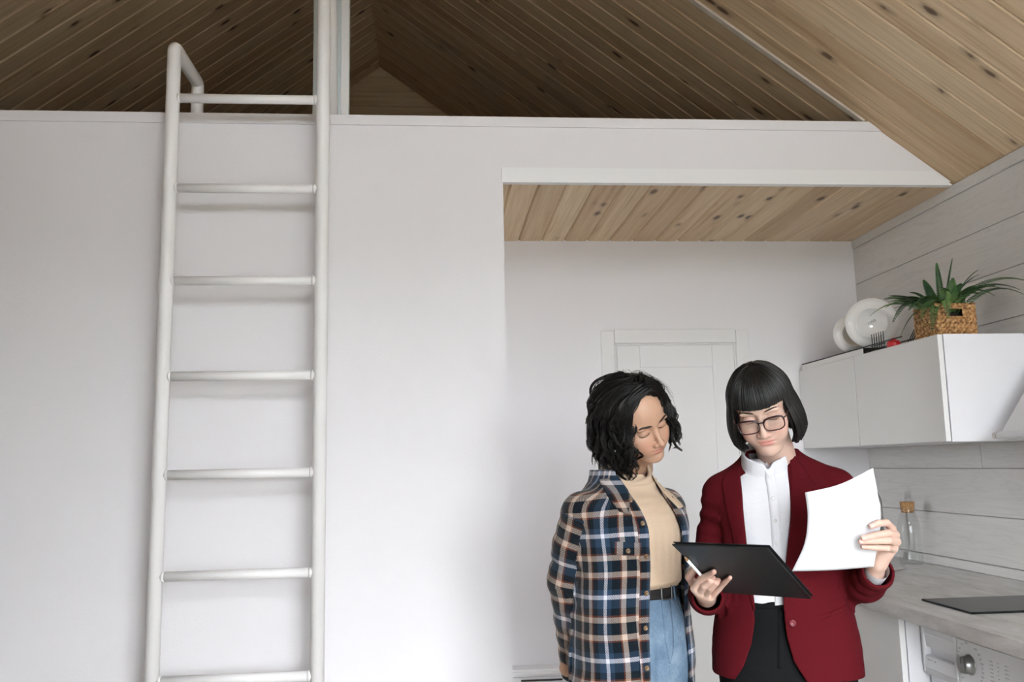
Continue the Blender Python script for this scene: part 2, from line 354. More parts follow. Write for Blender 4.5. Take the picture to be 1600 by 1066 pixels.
def plank_mesh(L, w, t=.014, c=.0065, gap=.0006):
    """board along local x (0..L), width y, visible face at z=0 looking down (-z)"""
    a = w/2-gap
    prof = [(-a, t), (-a, c), (-a+c, 0), (a-c, 0), (a, c), (a, t)]; n = 6
    v = [(x, p[0], p[1]) for x in (0, L) for p in prof]
    f = [list(range(6)), list(range(11, 5, -1))]+[[i, i+n, (i+1) % n+n, (i+1) % n] for i in range(n)]
    bm = bmesh.new(); bv = [bm.verts.new(q) for q in v]
    for q in f: bm.faces.new([bv[i] for i in q])
    bmesh.ops.recalc_face_normals(bm, faces=bm.faces)
    me = bpy.data.meshes.new('plank'); bm.to_mesh(me); bm.free(); me.materials.append(M['pine']); return me
pm = plank_mesh(YB-YD-.022, .1085)
k = 0; xx = XR-.054
while xx > -1.2:
    o = link('plank', pm, cn); o.matrix_world = Matrix.Translation((xx, YD+.022, ZC-.0005))@Matrix.Rotation(R(90), 4, 'Z'); xx -= .1085
# --- the roof: two slopes of boards running from ridge to eave
LEN = (XR-XRIDGE)/math.cos(ANG)
def slab(name, s):
    e = XR+.1 if s > 0 else XL-.1
    ez = RIDGE-SL*abs(e-XRIDGE)
    return struct(prism(name, [(XRIDGE, RIDGE+.02), (e, ez+.02), (e, ez+.2), (XRIDGE, RIDGE+.22)], 'y', YW-.12, YG+.12, M['pine']))
PITCH = .110
pr_ = plank_mesh(LEN, PITCH)
for s, nm in ((1, 'ceiling_right'), (-1, 'ceiling_left')):
    c_ = slab(nm, s)
    nb = int((YG-YW)/PITCH)+1
    for i in range(nb):
        yc = YG-.055-i*PITCH
        ax = Vector((s*math.cos(ANG), 0, -math.sin(ANG))); ay = Vector((0, s, 0)); az = ax.cross(ay)
        m = Matrix((ax, ay, az)).transposed().to_4x4(); m.translation = (XRIDGE, yc, RIDGE)
        o = link('plank', pr_, c_); o.matrix_world = m
    ax = Vector((s*math.cos(ANG), 0, -math.sin(ANG))); nrm = Vector((-s*math.sin(ANG), 0, -math.cos(ANG)))
for s in (1, -1):
    ax = Vector((s*math.cos(ANG), 0, -math.sin(ANG))); dn = Vector((-s*math.sin(ANG), 0, -math.cos(ANG)))
    a = Vector((XRIDGE, 0, RIDGE)); bm = bmesh.new(); pts = []
    for y_ in (YD-.004, YD+.022):
        for u_, w_ in ((0, .0), (2.565, .0), (2.565, .009), (0, .009)):
            q = a+ax*u_+dn*w_; pts.append(bm.verts.new((q.x, y_, q.z)))
    for q in ([0, 1, 2, 3], [7, 6, 5, 4], [0, 4, 5, 1], [1, 5, 6, 2], [2, 6, 7, 3], [3, 7, 4, 0]): bm.faces.new([pts[i] for i in q])
    bmesh.ops.recalc_face_normals(bm, faces=bm.faces)
    struct(bm_obj('trim_4', bm, M['pale_wood']))
# --- loft gable of horizontal boards
gb = struct(prism('wall_loft_gable', gable_poly(2.4), 'y', YG+.015, YG+.12, M['pine']))
z = 2.56
while z < RIDGE-.06:
    za, zb_ = z, min(z+.11, RIDGE-.02); xa = (RIDGE-za)/SL; xb = max(.02, (RIDGE-zb_)/SL)
    v = []; L_ = 2*xa
    for yy in (0, .014):
        v += [(-xa, yy, .0015), (xa, yy, .0015), (xb, yy, zb_-za-.0015), (-xb, yy, zb_-za-.0015)]
    f = [[0, 1, 2, 3], [7, 6, 5, 4], [0, 4, 5, 1], [1, 5, 6, 2], [2, 6, 7, 3], [3, 7, 4, 0]]
    # local x along the board, y across, z thickness
    vv = [(a_[0], a_[2], a_[1]) for a_ in v]
    o = link('plank', mesh_data('gable_plank', vv, [q[::-1] for q in f], M['pine']), gb)
    o.matrix_world = Matrix(((1, 0, 0, XRIDGE), (0, 0, 1, YG), (0, 1, 0, za), (0, 0, 0, 1)))
    z += .11
# --- ridge post standing on the loft wall
pb = bmesh.new(); bm_box(pb, (-.464, YD+.115, ZT-.06), (-.330, YD+.2, RIDGE), .003)
post = struct(bm_obj('column_ridge', pb, M['post']))
bead = bmesh.new(); bm_box(bead, (-.357, YD+.109, ZT-.05), (-.325, YD+.12, RIDGE-.03), .002)
bm_obj('edge_bead', bead, M['white_trim'], post)
# ================================================================ ladder
def thing(name, label, cat, loc=(0, 0, 0), group=None):
    e = empty(name, loc); tag(e, label, cat, group); return e
def under(o, e):
    """keep world placement of mesh built in world coordinates below a moved empty"""
    o.parent = e; o.matrix_parent_inverse = e.matrix_world.inverted() if False else (Matrix.Translation(e.location)@e.rotation_euler.to_matrix().to_4x4()).inverted(); return o
lad = thing('ladder', 'tall white tubular steel ladder fixed in front of the loft wall', 'ladder', (-.65, 3.04, 0))
YL = 3.04
under(tube('stile', rounded_path([(-.912, YL, 0), (-.907, YL, 2.815), (-.905, YL+.30, 2.815), (-.905, YL+.30, ZT-.08)], .022, 6), .0235, M['ladder'], None, 20), lad)
under(tube('stile', rounded_path([(-.392, YL, 0), (-.390, YL, 3.50), (-.390, YL+.17, 3.50), (-.390, YL+.27, ZT-.08)], .022, 6), .0235, M['ladder'], None, 20), lad)
for i in range(9):
    zz = 2.627-.3258*i
    if zz > .01:
        under(tube('rung', [(-.910, YL, zz), (-.391, YL, zz)], .0160, M['ladder'], None, 16), lad)
        for xx, s in ((-.886, 1), (-.4165, -1)):
            under(tube('weld_collar', [(xx-.003*s, YL, zz), (xx+.005*s, YL, zz)], [.0185, .0165], M['ladder'], None, 16), lad)
# ================================================================ door in the nook
dr = struct(empty('door_1', (1.117, YB, 0)))
def dbox(n, lo, hi, bev=.0025, mat=None): return under(box(n, lo, hi, mat or M['door'], None, bev), dr)
dbox('casing', (.766, YB-.014, 0), (.828, YB, 1.945)); dbox('casing', (1.408, YB-.014, 0), (1.469, YB, 1.945))
dbox('head_casing', (.829, YB-.016, 1.886), (1.407, YB, 1.951))
dbox('jamb', (.828, YB-.008, 0), (.8365, YB+.002, 1.886)); dbox('jamb', (1.3985, YB-.008, 0), (1.408, YB+.002, 1.886)); dbox('head_jamb', (.8365, YB-.008, 1.878), (1.3985, YB+.002, 1.886))
dbox('stile', (.8395, YB-.005, .01), (.947, YB+.002, 1.874), .002); dbox('stile', (1.292, YB-.005, .01), (1.3955, YB+.002, 1.874), .002)
dbox('rail', (.947, YB-.005, 1.772), (1.292, YB+.002, 1.874), .002); dbox('rail', (.947, YB-.005, .01), (1.292, YB+.002, .17), .002)
dbox('rail', (.947, YB-.005, .72), (1.292, YB+.002, .82), .002)
dbox('panel', (.950, YB-.0005, .173), (1.289, YB+.002, .717), 0); dbox('panel', (.950, YB-.0005, .823), (1.289, YB+.002, 1.769), 0)
hb = dbox('handle', (1.335, YB-.055, .935), (1.35, YB-.004, .95), .003, M['steel'])
dbox('lever', (1.24, YB-.06, .936), (1.35, YB-.048, .949), .004, M['steel'])
# ================================================================ radiator below the hall wall
rad = thing('radiator', 'white electric panel radiator with slotted top low on the nook wall', 'radiator', (.25, 3.99, .10))
under(box('body', (-.02, 3.95, .10), (.548, 4.046, .44), M['white'], None, .008, 2), rad)
under(box('top_cover', (-.02, 3.944, .437), (.55, 4.047, .464), M['white'], None, .007, 2), rad)
under(box('outlet_slot', (.352, 3.9415, .417), (.53, 3.952, .4235), M['dark'], None), rad)
for k in range(6): under(box('outlet_slot', (.0, 3.948, .385-.014*k), (.53, 3.953, .391-.014*k), M['appliance_grey'], None), rad)
for xx in (.05, .47): under(box('foot', (xx, 3.96, 0.0), (xx+.04, 4.04, .105), M['white'], None, .004), rad)
# ================================================================ wall cabinets
CX, CZ0, CZ1 = 1.707, 1.381, 1.748
def wall_cabinet(y0, y1, label):
    t = thing('wall_cabinet', label, 'cabinet', ((CX+XR)/2, (y0+y1)/2, CZ0), 'wall cabinets above the worktop')
    under(box('body', (CX+.021, y0+.001, CZ0), (XR-.001, y1-.001, CZ1), M['cabside'], None, .001), t)
    under(box('door', (CX, y0+.002, CZ0+.002), (CX+.018, y1-.002, CZ1-.001), M['cab'], None, .0012), t)
    return t
wall_cabinet(3.488, 4.044, 'matt white wall cabinet against the nook corner, below the plates')
wall_cabinet(2.868, 3.486, 'matt white wall cabinet with a bright end panel, below the fern basket')
# ================================================================ cooker hood
hd = thing('cooker_hood', 'white slim cooker hood with sloping front on the board wall', 'cooker hood', (1.93, 2.45, 1.385))
under(prism('hood_body', [(1.835, 1.408), (2.000, 1.640), (XR-.001, 1.640), (XR-.001, 1.387), (1.835, 1.387)], 'y', 2.12, 2.765, M['cabside']), hd)
under(box('visor', (1.795, 2.40, 1.384), (1.84, 2.74, 1.409), M['cabside'], None, .005, 2), hd)
under(box('visor_end', (1.800, 2.742, 1.386), (1.84, 2.765, 1.406), M['cab'], None, .003, 2), hd)
# ================================================================ base units, worktop
def base_unit(y0, y1, label, nd):
    t = thing('base_cabinet', label, 'cabinet', (1.69, (y0+y1)/2, 0), 'base cabinets under the worktop')
    under(box('body', (1.392, y0, .09), (1.995, y1, .861), M['cabside'], None, .001), t)
    under(box('plinth', (1.42, y0+.01, 0), (1.98, y1-.01, .09), M['cabside'], None), t)
    for k in range(nd):
        a = y0+(y1-y0)*k/nd; b_ = y0+(y1-y0)*(k+1)/nd
        under(box('door', (1.372, a+.002, .093), (1.390, b_-.002, .856), M['cab'], None, .0012), t)
    return t
base_unit(2.640, 3.34, 'matt white base cabinet beside the washing machine', 1)
base_unit(3.342, 4.04, 'matt white base cabinet in the nook corner behind the blazer', 1)
wt = box('worktop', (1.347, 1.40, .863), (XR-.001, YB-.002, .901), M['stone'], None, .003, 2)
_cut = lathe('cutter', [(.001, -.1), (.150, -.1), (.150, .1), (.001, .1)], None, None, 48, (1.69, 3.52, .90))
_md = wt.modifiers.new('cut', 'BOOLEAN'); _md.object = _cut; _md.operation = 'DIFFERENCE'; _md.solver = 'EXACT'
bpy.context.view_layer.update(); _dg = bpy.context.evaluated_depsgraph_get(); _me = bpy.data.meshes.new_from_object(wt.evaluated_get(_dg))
wt.modifiers.clear(); wt.data = _me; bpy.data.objects.remove(_cut)
tag(wt, 'long grey stone-look worktop running along the board wall', 'worktop')
ws = box('worktop_upstand', (XR-.016, 1.40, .902), (XR-.001, YB-.002, .935), M['whitewash'], None, .002)
tag(ws, 'narrow pale upstand strip along the back of the worktop', 'upstand')
eb = thing('base_cabinet', 'white end cabinet under the worktop past the washing machine', 'cabinet', (1.69, 1.7, 0), 'base cabinets under the worktop')
under(box('body', (1.392, 1.41, .09), (1.995, 1.97, .861), M['cabside'], None, .001), eb)
under(box('door', (1.372, 1.412, .093), (1.390, 1.968, .856), M['cab'], None, .0012), eb)
under(box('plinth', (1.42, 1.42, 0), (1.98, 1.96, .09), M['cabside'], None), eb)
hob = thing('hob', 'black glass two-ring hob set on the grey worktop', 'hob', (1.71, 2.53, .902))
under(box('glass_plate', (1.458, 2.403, .9015), (1.965, 2.660, .9075), M['glassblack'], None, .002), hob)
# ================================================================ washing machine
wm = thing('washing_machine', 'white front-loading washing machine under the grey worktop', 'washing machine', (1.70, 2.285, 0))
WX = 1.402; M['machine_top'] = simple('machine_top_painted_shade', (.07, .07, .068), .6, .3)  # dark top colour stands in for the shade under the worktop
under(box('body', (WX+.02, 1.990, .02), (1.985, 2.583, .836), M['appliance'], None, .006, 2), wm)
under(box('top_plate', (WX+.03, 1.990, .836), (1.99, 2.583, .848), M['machine_top'], None, .003, 2), wm)
pn = under(box('control_panel', (WX, 1.988, .715), (WX+.03, 2.398, .850), M['appliance'], None, .005, 2), wm)
dw = empty('detergent_drawer'); under(dw, wm)
def dpart(n, lo, hi, mat, bev=.002): o = box(n, lo, hi, mat, None, bev); o.parent = dw; o.matrix_parent_inverse = Matrix.Identity(4); return under(o, wm) if False else o
dw.parent = wm; dw.matrix_parent_inverse = Matrix.Translation(wm.location).inverted()
def dchild(o): o.parent = dw; return o
yl, yr = 2.583, 2.401
dchild(box('front_rim', (WX, 2.565, .715), (WX+.03, yl, .850), M['appliance'], None, .004)); dchild(box('front_rim', (WX, yr, .715), (WX+.03, 2.418, .850), M['appliance'], None, .004))
dchild(box('front_rim', (WX, 2.418, .828), (WX+.03, 2.565, .850), M['appliance'], None, .002)); dchild(box('front_rim', (WX, 2.418, .715), (WX+.03, 2.565, .768), M['appliance'], None, .002))
dchild(prism('handle_recess', [(WX+.002, .828), (WX+.006, .792), (WX+.022, .786), (WX+.022, .768), (WX+.03, .768), (WX+.03, .828)], 'y', 2.418, 2.565, M['appliance']))
dchild(box('lower_step', (WX-.0015, 2.403, .715), (WX+.004, 2.560, .732), M['appliance_grey'], None, .001))
under(box('panel_step', (WX-.0015, 1.99, .700), (WX+.004, 2.396, .716), M['appliance_grey'], None, .001), wm)
kb = under(tube('knob', [(WX+.002, 2.338, .786), (WX-.003, 2.338, .786), (WX-.004, 2.338, .786), (WX-.022, 2.338, .786), (WX-.0255, 2.338, .786)], [.027, .027, .0235, .0225, .0205], M['knob'], None, 32), wm)
pt_ = box('knob_pointer', (WX-.0265, 2.3365, .790), (WX-.0250, 2.3395, .806), M['dark'], None); pt_.parent = kb; pt_.matrix_parent_inverse = kb.matrix_parent_inverse.copy()
pt_.matrix_parent_inverse = Matrix.Identity(4)
# printed programme lines round the knob, dot columns and the display
pm_ = bmesh.new(); rnd = random.Random(3)
def dash(y, z, w, h=.0011): bm_box(pm_, (WX-.0006, y-w/2, z-h/2), (WX+.001, y+w/2, z+h/2))
for k in range(9):
    zz = .834-.0112*k
    off = math.sqrt(max(0, .052**2-(zz-.786)**2))
    for s in (1, -1):
        w = rnd.uniform(.008, .017); dash(2.338+s*(off*.75+.012+w*.4), zz, w)
        if s < 0 or k % 2: dash(2.338+s*(off*.75+.012+w*.4), zz-.0034, w*.8)
for dy, dz in ((.01, .842), (-.006, .732)): dash(2.338+dy, dz, .014); dash(2.338+dy, dz-.003, .010)
for c0, nn in ((2.238, 6), (2.214, 6), (2.184, 6)):
    for k in range(nn):
        dash(c0, .815-.0098*k, .0028, .0026)
        if c0 != 2.214: dash(c0-.008 if c0 < 2.2 else c0+.007, .815-.0098*k, .009)
o = under(bm_obj('printed_markings', pm_, M['grey_print']), wm); o['kind'] = 'stuff'
lg = bmesh.new(); pm_ = lg
dash(2.545, .757, .012, .0022); dash(2.531, .757, .010, .0016); dash(2.513, .7565, .008, .0034)
under(bm_obj('printed_name', lg, M['grey_print']), wm)
under(box('display', (WX-.001, 2.155, .728), (WX+.004, 2.238, .757), M['glassblack'], None, .0008), wm)
v, f = lathe_data([(.10, .0), (.165, .0), (.172, .012), (.165, .028), (.13, .034), (.12, .02), (.06, .004), (0.001, 0)], 48)
under(link('porthole_door', mesh_data('porthole_door', v, f, M['appliance_grey'], True), None, (WX+.021, 2.285, .40), (0, R(-90), 0)), wm)
v, f = lathe_data([(.12, .024), (.07, .03), (0.001, .034)], 40)
under(link('door_glass', mesh_data('door_glass', v, f, M['glassblack'], True), None, (WX+.021, 2.285, .40), (0, R(-90), 0)), wm)
for yy in (2.03, 2.54):
    for xx in (1.46, 1.93): under(tube('foot', [(xx, yy, .0125), (xx, yy, .03)], .02, M['dark'], None, 12), wm)
wm.location = wm.location+Vector((.028, .047, -.012))
# ================================================================ sink, tap, carafe
sk = thing('sink', 'round stainless steel sink sunk in the grey worktop', 'sink', (1.69, 3.52, .901))
v, f = lathe_data([(.165, .0005), (.168, .003), (.158, .004), (.149, .002), (.146, -.025), (.13, -.033), (.03, -.0365), (.001, -.0365)], 48)
link('basin', mesh_data('basin', v, f, M['steel'], True), sk); lathe('drain', [(.028, -.0355), (.026, -.033), (.001, -.034)], M['dark'], sk, 24)
tp = thing('tap', 'slender steel kitchen tap standing behind the held paper', 'tap', (1.90, 3.745, .901))
under(tube('spout', rounded_path([(1.90, 3.745, .92), (1.90, 3.745, 1.19), (1.76, 3.70, 1.215), (1.73, 3.69, 1.12)], .06, 8), .0115, M['steel'], None, 14), tp)
under(tube('tap_base', [(1.90, 3.745, .901), (1.90, 3.745, .925), (1.90, 3.745, .955)], [.026, .025, .019], M['steel'], None, 20), tp)
under(tube('tap_lever', [(1.905, 3.735, .945), (1.915, 3.69, .975)], [.007, .005], M['steel'], None, 10), tp)
cf = thing('carafe', 'clear glass carafe with a cork stopper on the worktop', 'carafe', (1.935, 3.58, .902))
outer = [(.001, .0), (.040, .0), (.0445, .004), (.0455, .012), (.0455, .125), (.044, .150), (.037, .180), (.029, .200), (.0265, .212), (.0275, .226)]
inner = [(.0255, .226), (.0245, .212), (.027, .200), (.035, .180), (.042, .150), (.0435, .125), (.0435, .014), (.040, .009), (.001, .008)]
lathe('glass_body', outer, M['thin_clear'], cf, 48)
M['cork'] = simple('cork', (.36, .20, .09), .85, .2, bump=.5, bscale=160, var=.35)
lathe('cork_stopper', [(.001, .205), (.0225, .205), (.0245, .214), (.0265, .228), (.0285, .246), (.0275, .249), (.001, .249)], M['cork'], cf, 32)
# ================================================================ things on top of the wall cabinets
TOP = CZ1
rk = thing('dish_rack', 'black wire dish rack with a pale drip tray on the wall cabinets', 'dish rack', (1.80, 3.60, TOP))
tb = bmesh.new(); bm_box(tb, (1.716, 3.45, TOP+.001), (1.99, 4.03, TOP+.006)); bm_box(tb, (1.716, 3.43, TOP+.001), (1.722, 4.03, TOP+.024)); bm_box(tb, (1.984, 3.43, TOP+.001), (1.99, 4.03, TOP+.024)); bm_box(tb, (1.716, 4.024, TOP+.001), (1.99, 4.03, TOP+.024))
under(bm_obj('drip_tray', tb, M['cab']), rk)
def wire(n, pts, r=.0017): return under(tube(n, pts, r, M['dark'], None, 6), rk)
for xx in (1.719, 1.80, 1.90, 1.985): wire('long_wire', [(xx, 3.122, TOP+.028), (xx, 4.03, TOP+.028)], .0024)
for k in range(34): wire('cross_wire', [(1.716, 3.45+.017*k, TOP+.028), (1.988, 3.45+.017*k, TOP+.032)], .0016)
for k in range(6): wire('prong', [(1.735+.0002*k, 3.285+.0185*k, TOP+.003), (1.735, 3.285+.0185*k, TOP+.074)], .0019)
wire('prong_bar', [(1.735, 3.275, TOP+.026), (1.735, 3.39, TOP+.026)], .0022)
wire('prong_bar', [(1.735, 3.275, TOP+.006), (1.735, 3.39, TOP+.006)], .0022)
for k in range(6): wire('prong', [(1.785, 3.130+.017*k, TOP+.003), (1.815, 3.122+.016*k, TOP+.065)], .0018)
wire('prong_bar', [(1.785, 3.125, TOP+.006), (1.785, 3.22, TOP+.006)], .0022)
def plate(label, c, r, yaw, tilt):
    v, f = lathe_data([(.001, .004), (r*.56, .004), (r*.575, -.005), (r*.61, -.005), (r*.635, .004), (r*.80, .010), (r, .022), (r*1.004, .0245), (r*.99, .026), (r*.80, .0145), (r*.6, .009), (.001, .008)], 64)
    o = link('plate', mesh_data('plate', v, f, M['porcelain'], True), None, c)
    # +z of the lathe is the eating side; the foot ring (-z) faces the viewer
    d = Vector((math.sin(yaw)*math.cos(tilt), -math.cos(yaw)*math.cos(tilt), -math.sin(tilt)))
    o.rotation_euler = (-d).to_track_quat('Z', 'X').to_euler()
    tag(o, label, 'plate', 'plates standing in the dish rack'); return o
p1_ = plate('white plate showing its stamped foot ring, front one in the dish rack', (1.772, 3.44, TOP+.131), .102, R(-26), R(7))
plate('white plate mostly hidden behind the front plate in the dish rack', (1.780, 3.60, TOP+.112), .090, R(-24), R(6))
st = bmesh.new()
for k in range(5): bm_box(st, (-.016+.007*k, -.004, .0030), (-.012+.007*k, .004, .0036))
bm_box(st, (-.02, -.0055, .0031), (.018, -.0048, .0036)); bm_box(st, (-.02, .0048, .0031), (.018, .0055, .0036))
o = bm_obj('maker_stamp', st, M['grey_print'], p1_); o.location = (.004, 0, 0); o.rotation_euler = (0, 0, R(65))
cl = lathe('red_lid', [(.001, 0), (.022, 0), (.0245, .004), (.0245, .018), (.020, .025), (.010, .028), (.008, .036), (.001, .037)], M['red'], None, 28, (1.742, 3.225, TOP+.001))
tag(cl, 'small red lid lying by the black rack prongs', 'lid')
# ---- woven basket
def straw():
    m, nt, b = nodemat('water_hyacinth_weave'); L = nt.links
    tc = N(nt, 'ShaderNodeTexCoord'); g = N(nt, 'ShaderNodeTexNoise', i_Scale=90.0, i_Detail=4.0); L.new(tc.outputs['Object'], g.inputs['Vector'])
    r1 = ramp(nt, [(.33, (.13, .05, .016)), (.5, (.42, .215, .08)), (.68, (.64, .41, .19))]); L.new(g.outputs['Fac'], r1.inputs['Fac'])
    L.new(r1.outputs['Color'], b.inputs['Base Color']); b.inputs['Roughness'].default_value = .6
    return m
M['straw'] = straw(); M['basket_dark'] = simple('basket_lining', (.10, .055, .025), .9, .1)
bk = thing('basket', 'small square woven straw basket with cut-out handles on the cabinet', 'basket', (1.838, 3.035, TOP))
bx0, bx1, by0, by1, bh = 1.772, 1.904, 2.965, 3.105, .122
BZ = TOP+.001
bb = bmesh.new(); w_ = .007
bm_box(bb, (bx0+w_, by0+w_, BZ), (bx1-w_, by1-w_, BZ+.006))
bm_box(bb, (bx0+.004, by0+.006, BZ), (bx0+.009, by1-.006, BZ+bh-.004)); bm_box(bb, (bx1-.009, by0+.006, BZ), (bx1-.004, by1-.006, BZ+bh-.004))
for ya in (by0+.004, by1-.009):
    bm_box(bb, (bx0+.006, ya, BZ), (bx0+.036, ya+.005, BZ+bh-.004)); bm_box(bb, (bx1-.036, ya, BZ), (bx1-.006, ya+.005, BZ+bh-.004))
    bm_box(bb, (bx0+.036, ya, BZ), (bx1-.036, ya+.005, BZ+bh-.044))
under(bm_obj('basket_wall', bb, M['basket_dark']), bk)
def braid(a, b_, r=.0068, amp=.0056, wl=.030):
    a = Vector(a); b_ = Vector(b_); d = b_-a; L_ = d.length; t = d.normalized(); upv = Vector((0, 0, 1)) if abs(t.z) < .5 else Vector((0, 1, 0)); sd = t.cross(upv)
    n = max(4, int(L_/.0042)); V = []; Fc = []
    for s in range(2):
        pts = [a+t*(L_*i/n)+upv*(math.sin(2*math.pi*(L_*i/n)/wl+math.pi*s)*amp)+sd*(math.cos(2*math.pi*(L_*i/n)/wl+math.pi*s)*amp*.7) for i in range(n+1)]
        v, f = tube_data(pts, r, 6); o_ = len(V); V += v; Fc += [[q+o_ for q in ff] for ff in f]
    return V, Fc
rows = 7; hz = bh/rows
for i in range(rows):
    zz = BZ+hz*(i+.5)
    segs = []
    hole = i in (4, 5)
    for yy in (by0, by1):
        if hole: segs += [((bx0, yy, zz), (bx0+.036, yy, zz)), ((bx1-.036, yy, zz), (bx1, yy, zz))]
        else: segs.append(((bx0, yy, zz), (bx1, yy, zz)))
    for xx in (bx0, bx1): segs.append(((xx, by0, zz), (xx, by1, zz)))
    for a, b_ in segs:
        v, f = braid(a, b_); under(link('woven_band', mesh_data('woven_band', v, f, M['straw'], True), None), bk)
for xx in (bx0, bx1):
    for yy in (by0, by1):
        v, f = braid((xx, yy, BZ), (xx, yy, BZ+bh)); under(link('corner_braid', mesh_data('corner_braid', v, f, M['straw'], True), None), bk)
for yy in (by0-.003, by1+.003):
    fr_ = [(bx0+.038, yy, BZ+hz*6+.001), (bx0+.038, yy, BZ+hz*4+.003), (bx1-.038, yy, BZ+hz*4+.003), (bx1-.038, yy, BZ+hz*6+.001)]
    under(tube('handle_rim', rounded_path(fr_+[fr_[0]], .004, 3), .0035, M['straw'], None, 8), bk)
# ---- fern
def leafmat():
    m, nt, b = nodemat('fern_green'); L = nt.links
    tc = N(nt, 'ShaderNodeTexCoord'); g = N(nt, 'ShaderNodeTexNoise', i_Scale=14.0, i_Detail=2.0); L.new(tc.outputs['Object'], g.inputs['Vector'])
    oi = N(nt, 'ShaderNodeObjectInfo'); ad = N(nt, 'ShaderNodeMath', operation='MULTIPLY_ADD', i_1=.5, i_2=-.25); L.new(oi.outputs['Random'], ad.inputs[0])
    a2 = N(nt, 'ShaderNodeMath', operation='ADD'); L.new(ad.outputs[0], a2.inputs[0]); L.new(g.outputs['Fac'], a2.inputs[1])
    r1 = ramp(nt, [(.25, (.014, .05, .018)), (.5, (.045, .12, .032)), (.75, (.13, .23, .06))]); L.new(a2.outputs[0], r1.inputs['Fac'])
    L.new(r1.outputs['Color'], b.inputs['Base Color']); b.inputs['Roughness'].default_value = .5
    return m
M['fern'] = leafmat()
fern = thing('fern', 'green sword fern spilling out of the woven basket', 'plant', (1.838, 3.035, TOP+.07))
rf = random.Random(11)
def frond(root, tip, sag, wid):
    root = Vector(root); tip = Vector(tip); mid = (root+tip)/2+Vector((0, 0, sag)); n = 36
    P = [root*(1-t)**2+mid*2*t*(1-t)+tip*t*t for t in [i/n for i in range(n+1)]]
    V, Fc = tube_data(P, [.0016*(1-.75*i/n) for i in range(n+1)], 4)
    hz_ = (tip-root); hz_.z = 0
    side0 = Vector((0, 0, 1)).cross(hz_.normalized()) if hz_.length > .03 else Vector((.94, .34, 0))
    for i in range(3, n):
        t = i/n; T = (P[min(n, i+1)]-P[i-1]).normalized(); sd = (side0-T*side0.dot(T)).normalized(); nr = T.cross(sd)
        w = 1.35*wid*min(1, (t-.05)*4.5)*(1-t**2.2)**.8+.002
        for s in (1, -1):
            d = (sd*s*.93+T*.35+nr*(.18 if nr.z < 0 else -.18)).normalized(); b0 = P[i]; hw = .0034
            o_ = len(V); e = d*w
            V += [tuple(b0-T*hw*.5), tuple(b0+e*.55-T*hw+nr*.001), tuple(b0+e), tuple(b0+e*.55+T*hw+nr*.001), tuple(b0+T*hw*.5), tuple(b0+e*.5-nr*.0012)]
            Fc += [[o_, o_+1, o_+5], [o_+1, o_+2, o_+5], [o_+2, o_+3, o_+5], [o_+3, o_+4, o_+5], [o_+4, o_, o_+5]]
    o = link('frond', mesh_data('frond', V, Fc, M['fern'], False), None); under(o, fern); return o
cB = Vector((1.838, 3.035, TOP+.06))
tips = [((1.868, 3.00, 2.045), .03, .011), ((1.812, 3.01, 2.03), .03, .012), ((1.985, 2.72, 1.885), .16, .026), ((1.975, 2.78, 1.865), .13, .022), ((1.58, 3.08, 1.845), .12, .022),
        ((1.60, 2.96, 1.80), .15, .022), ((1.62, 3.04, 1.90), .08, .024), ((1.965, 3.0, 1.985), .06, .014), ((1.93, 2.95, 1.99), .06, .013), ((1.72, 2.92, 1.765), .16, .022),
        ((1.70, 3.10, 1.77), .15, .02), ((1.76, 2.88, 1.80), .15, .02), ((1.68, 3.12, 1.93), .06, .022), ((1.99, 3.05, 1.92), .09, .022), ((1.99, 3.14, 1.90), .1, .022),
        ((1.96, 2.86, 1.90), .12, .024), ((1.72, 3.2, 1.92), .08, .022), ((1.90, 3.24, 1.93), .08, .022), ((1.80, 2.90, 1.95), .04, .02), ((1.90, 2.93, 1.93), .06, .02),
        ((1.74, 2.98, 1.96), .03, .018), ((1.66, 3.0, 1.87), .1, .024), ((1.64, 3.08, 1.91), .08, .022), ((1.98, 2.94, 1.93), .09, .024),
        ((1.61, 3.02, 1.865), .11, .024), ((1.65, 2.94, 1.84), .12, .024), ((1.68, 3.05, 1.90), .08, .024), ((1.70, 2.96, 1.88), .09, .024), ((1.73, 3.06, 1.93), .06, .022), ((1.67, 2.90, 1.80), .14, .022), ((1.95, 2.90, 1.885), .12, .026), ((1.90, 2.98, 1.95), .05, .022), ((1.99, 2.82, 1.89), .14, .026), ((1.86, 2.95, 1.94), .05, .024), ((1.78, 2.93, 1.92), .06, .022)]
for tp_, sg, wd in tips:
    rt_ = cB+Vector((rf.uniform(-.025, .025), rf.uniform(-.025, .025), rf.uniform(0, .02))); frond(rt_, tp_, sg, wd)
for k in range(22):
    a = rf.uniform(0, 6.28); frond(cB+Vector((rf.uniform(-.03, .03), rf.uniform(-.03, .03), .01)), cB+Vector((math.cos(a)*.06, math.sin(a)*.06, rf.uniform(.05, .12))), .03, .022)
so = lathe('soil', [(.001, .088), (.05, .086), (.055, .080), (.052, .0), (.001, .0)], M['soil'], None, 16, (1.838, 3.035, TOP+.009)); under(so, fern)
so.matrix_parent_inverse = Matrix.Translation(fern.location).inverted()
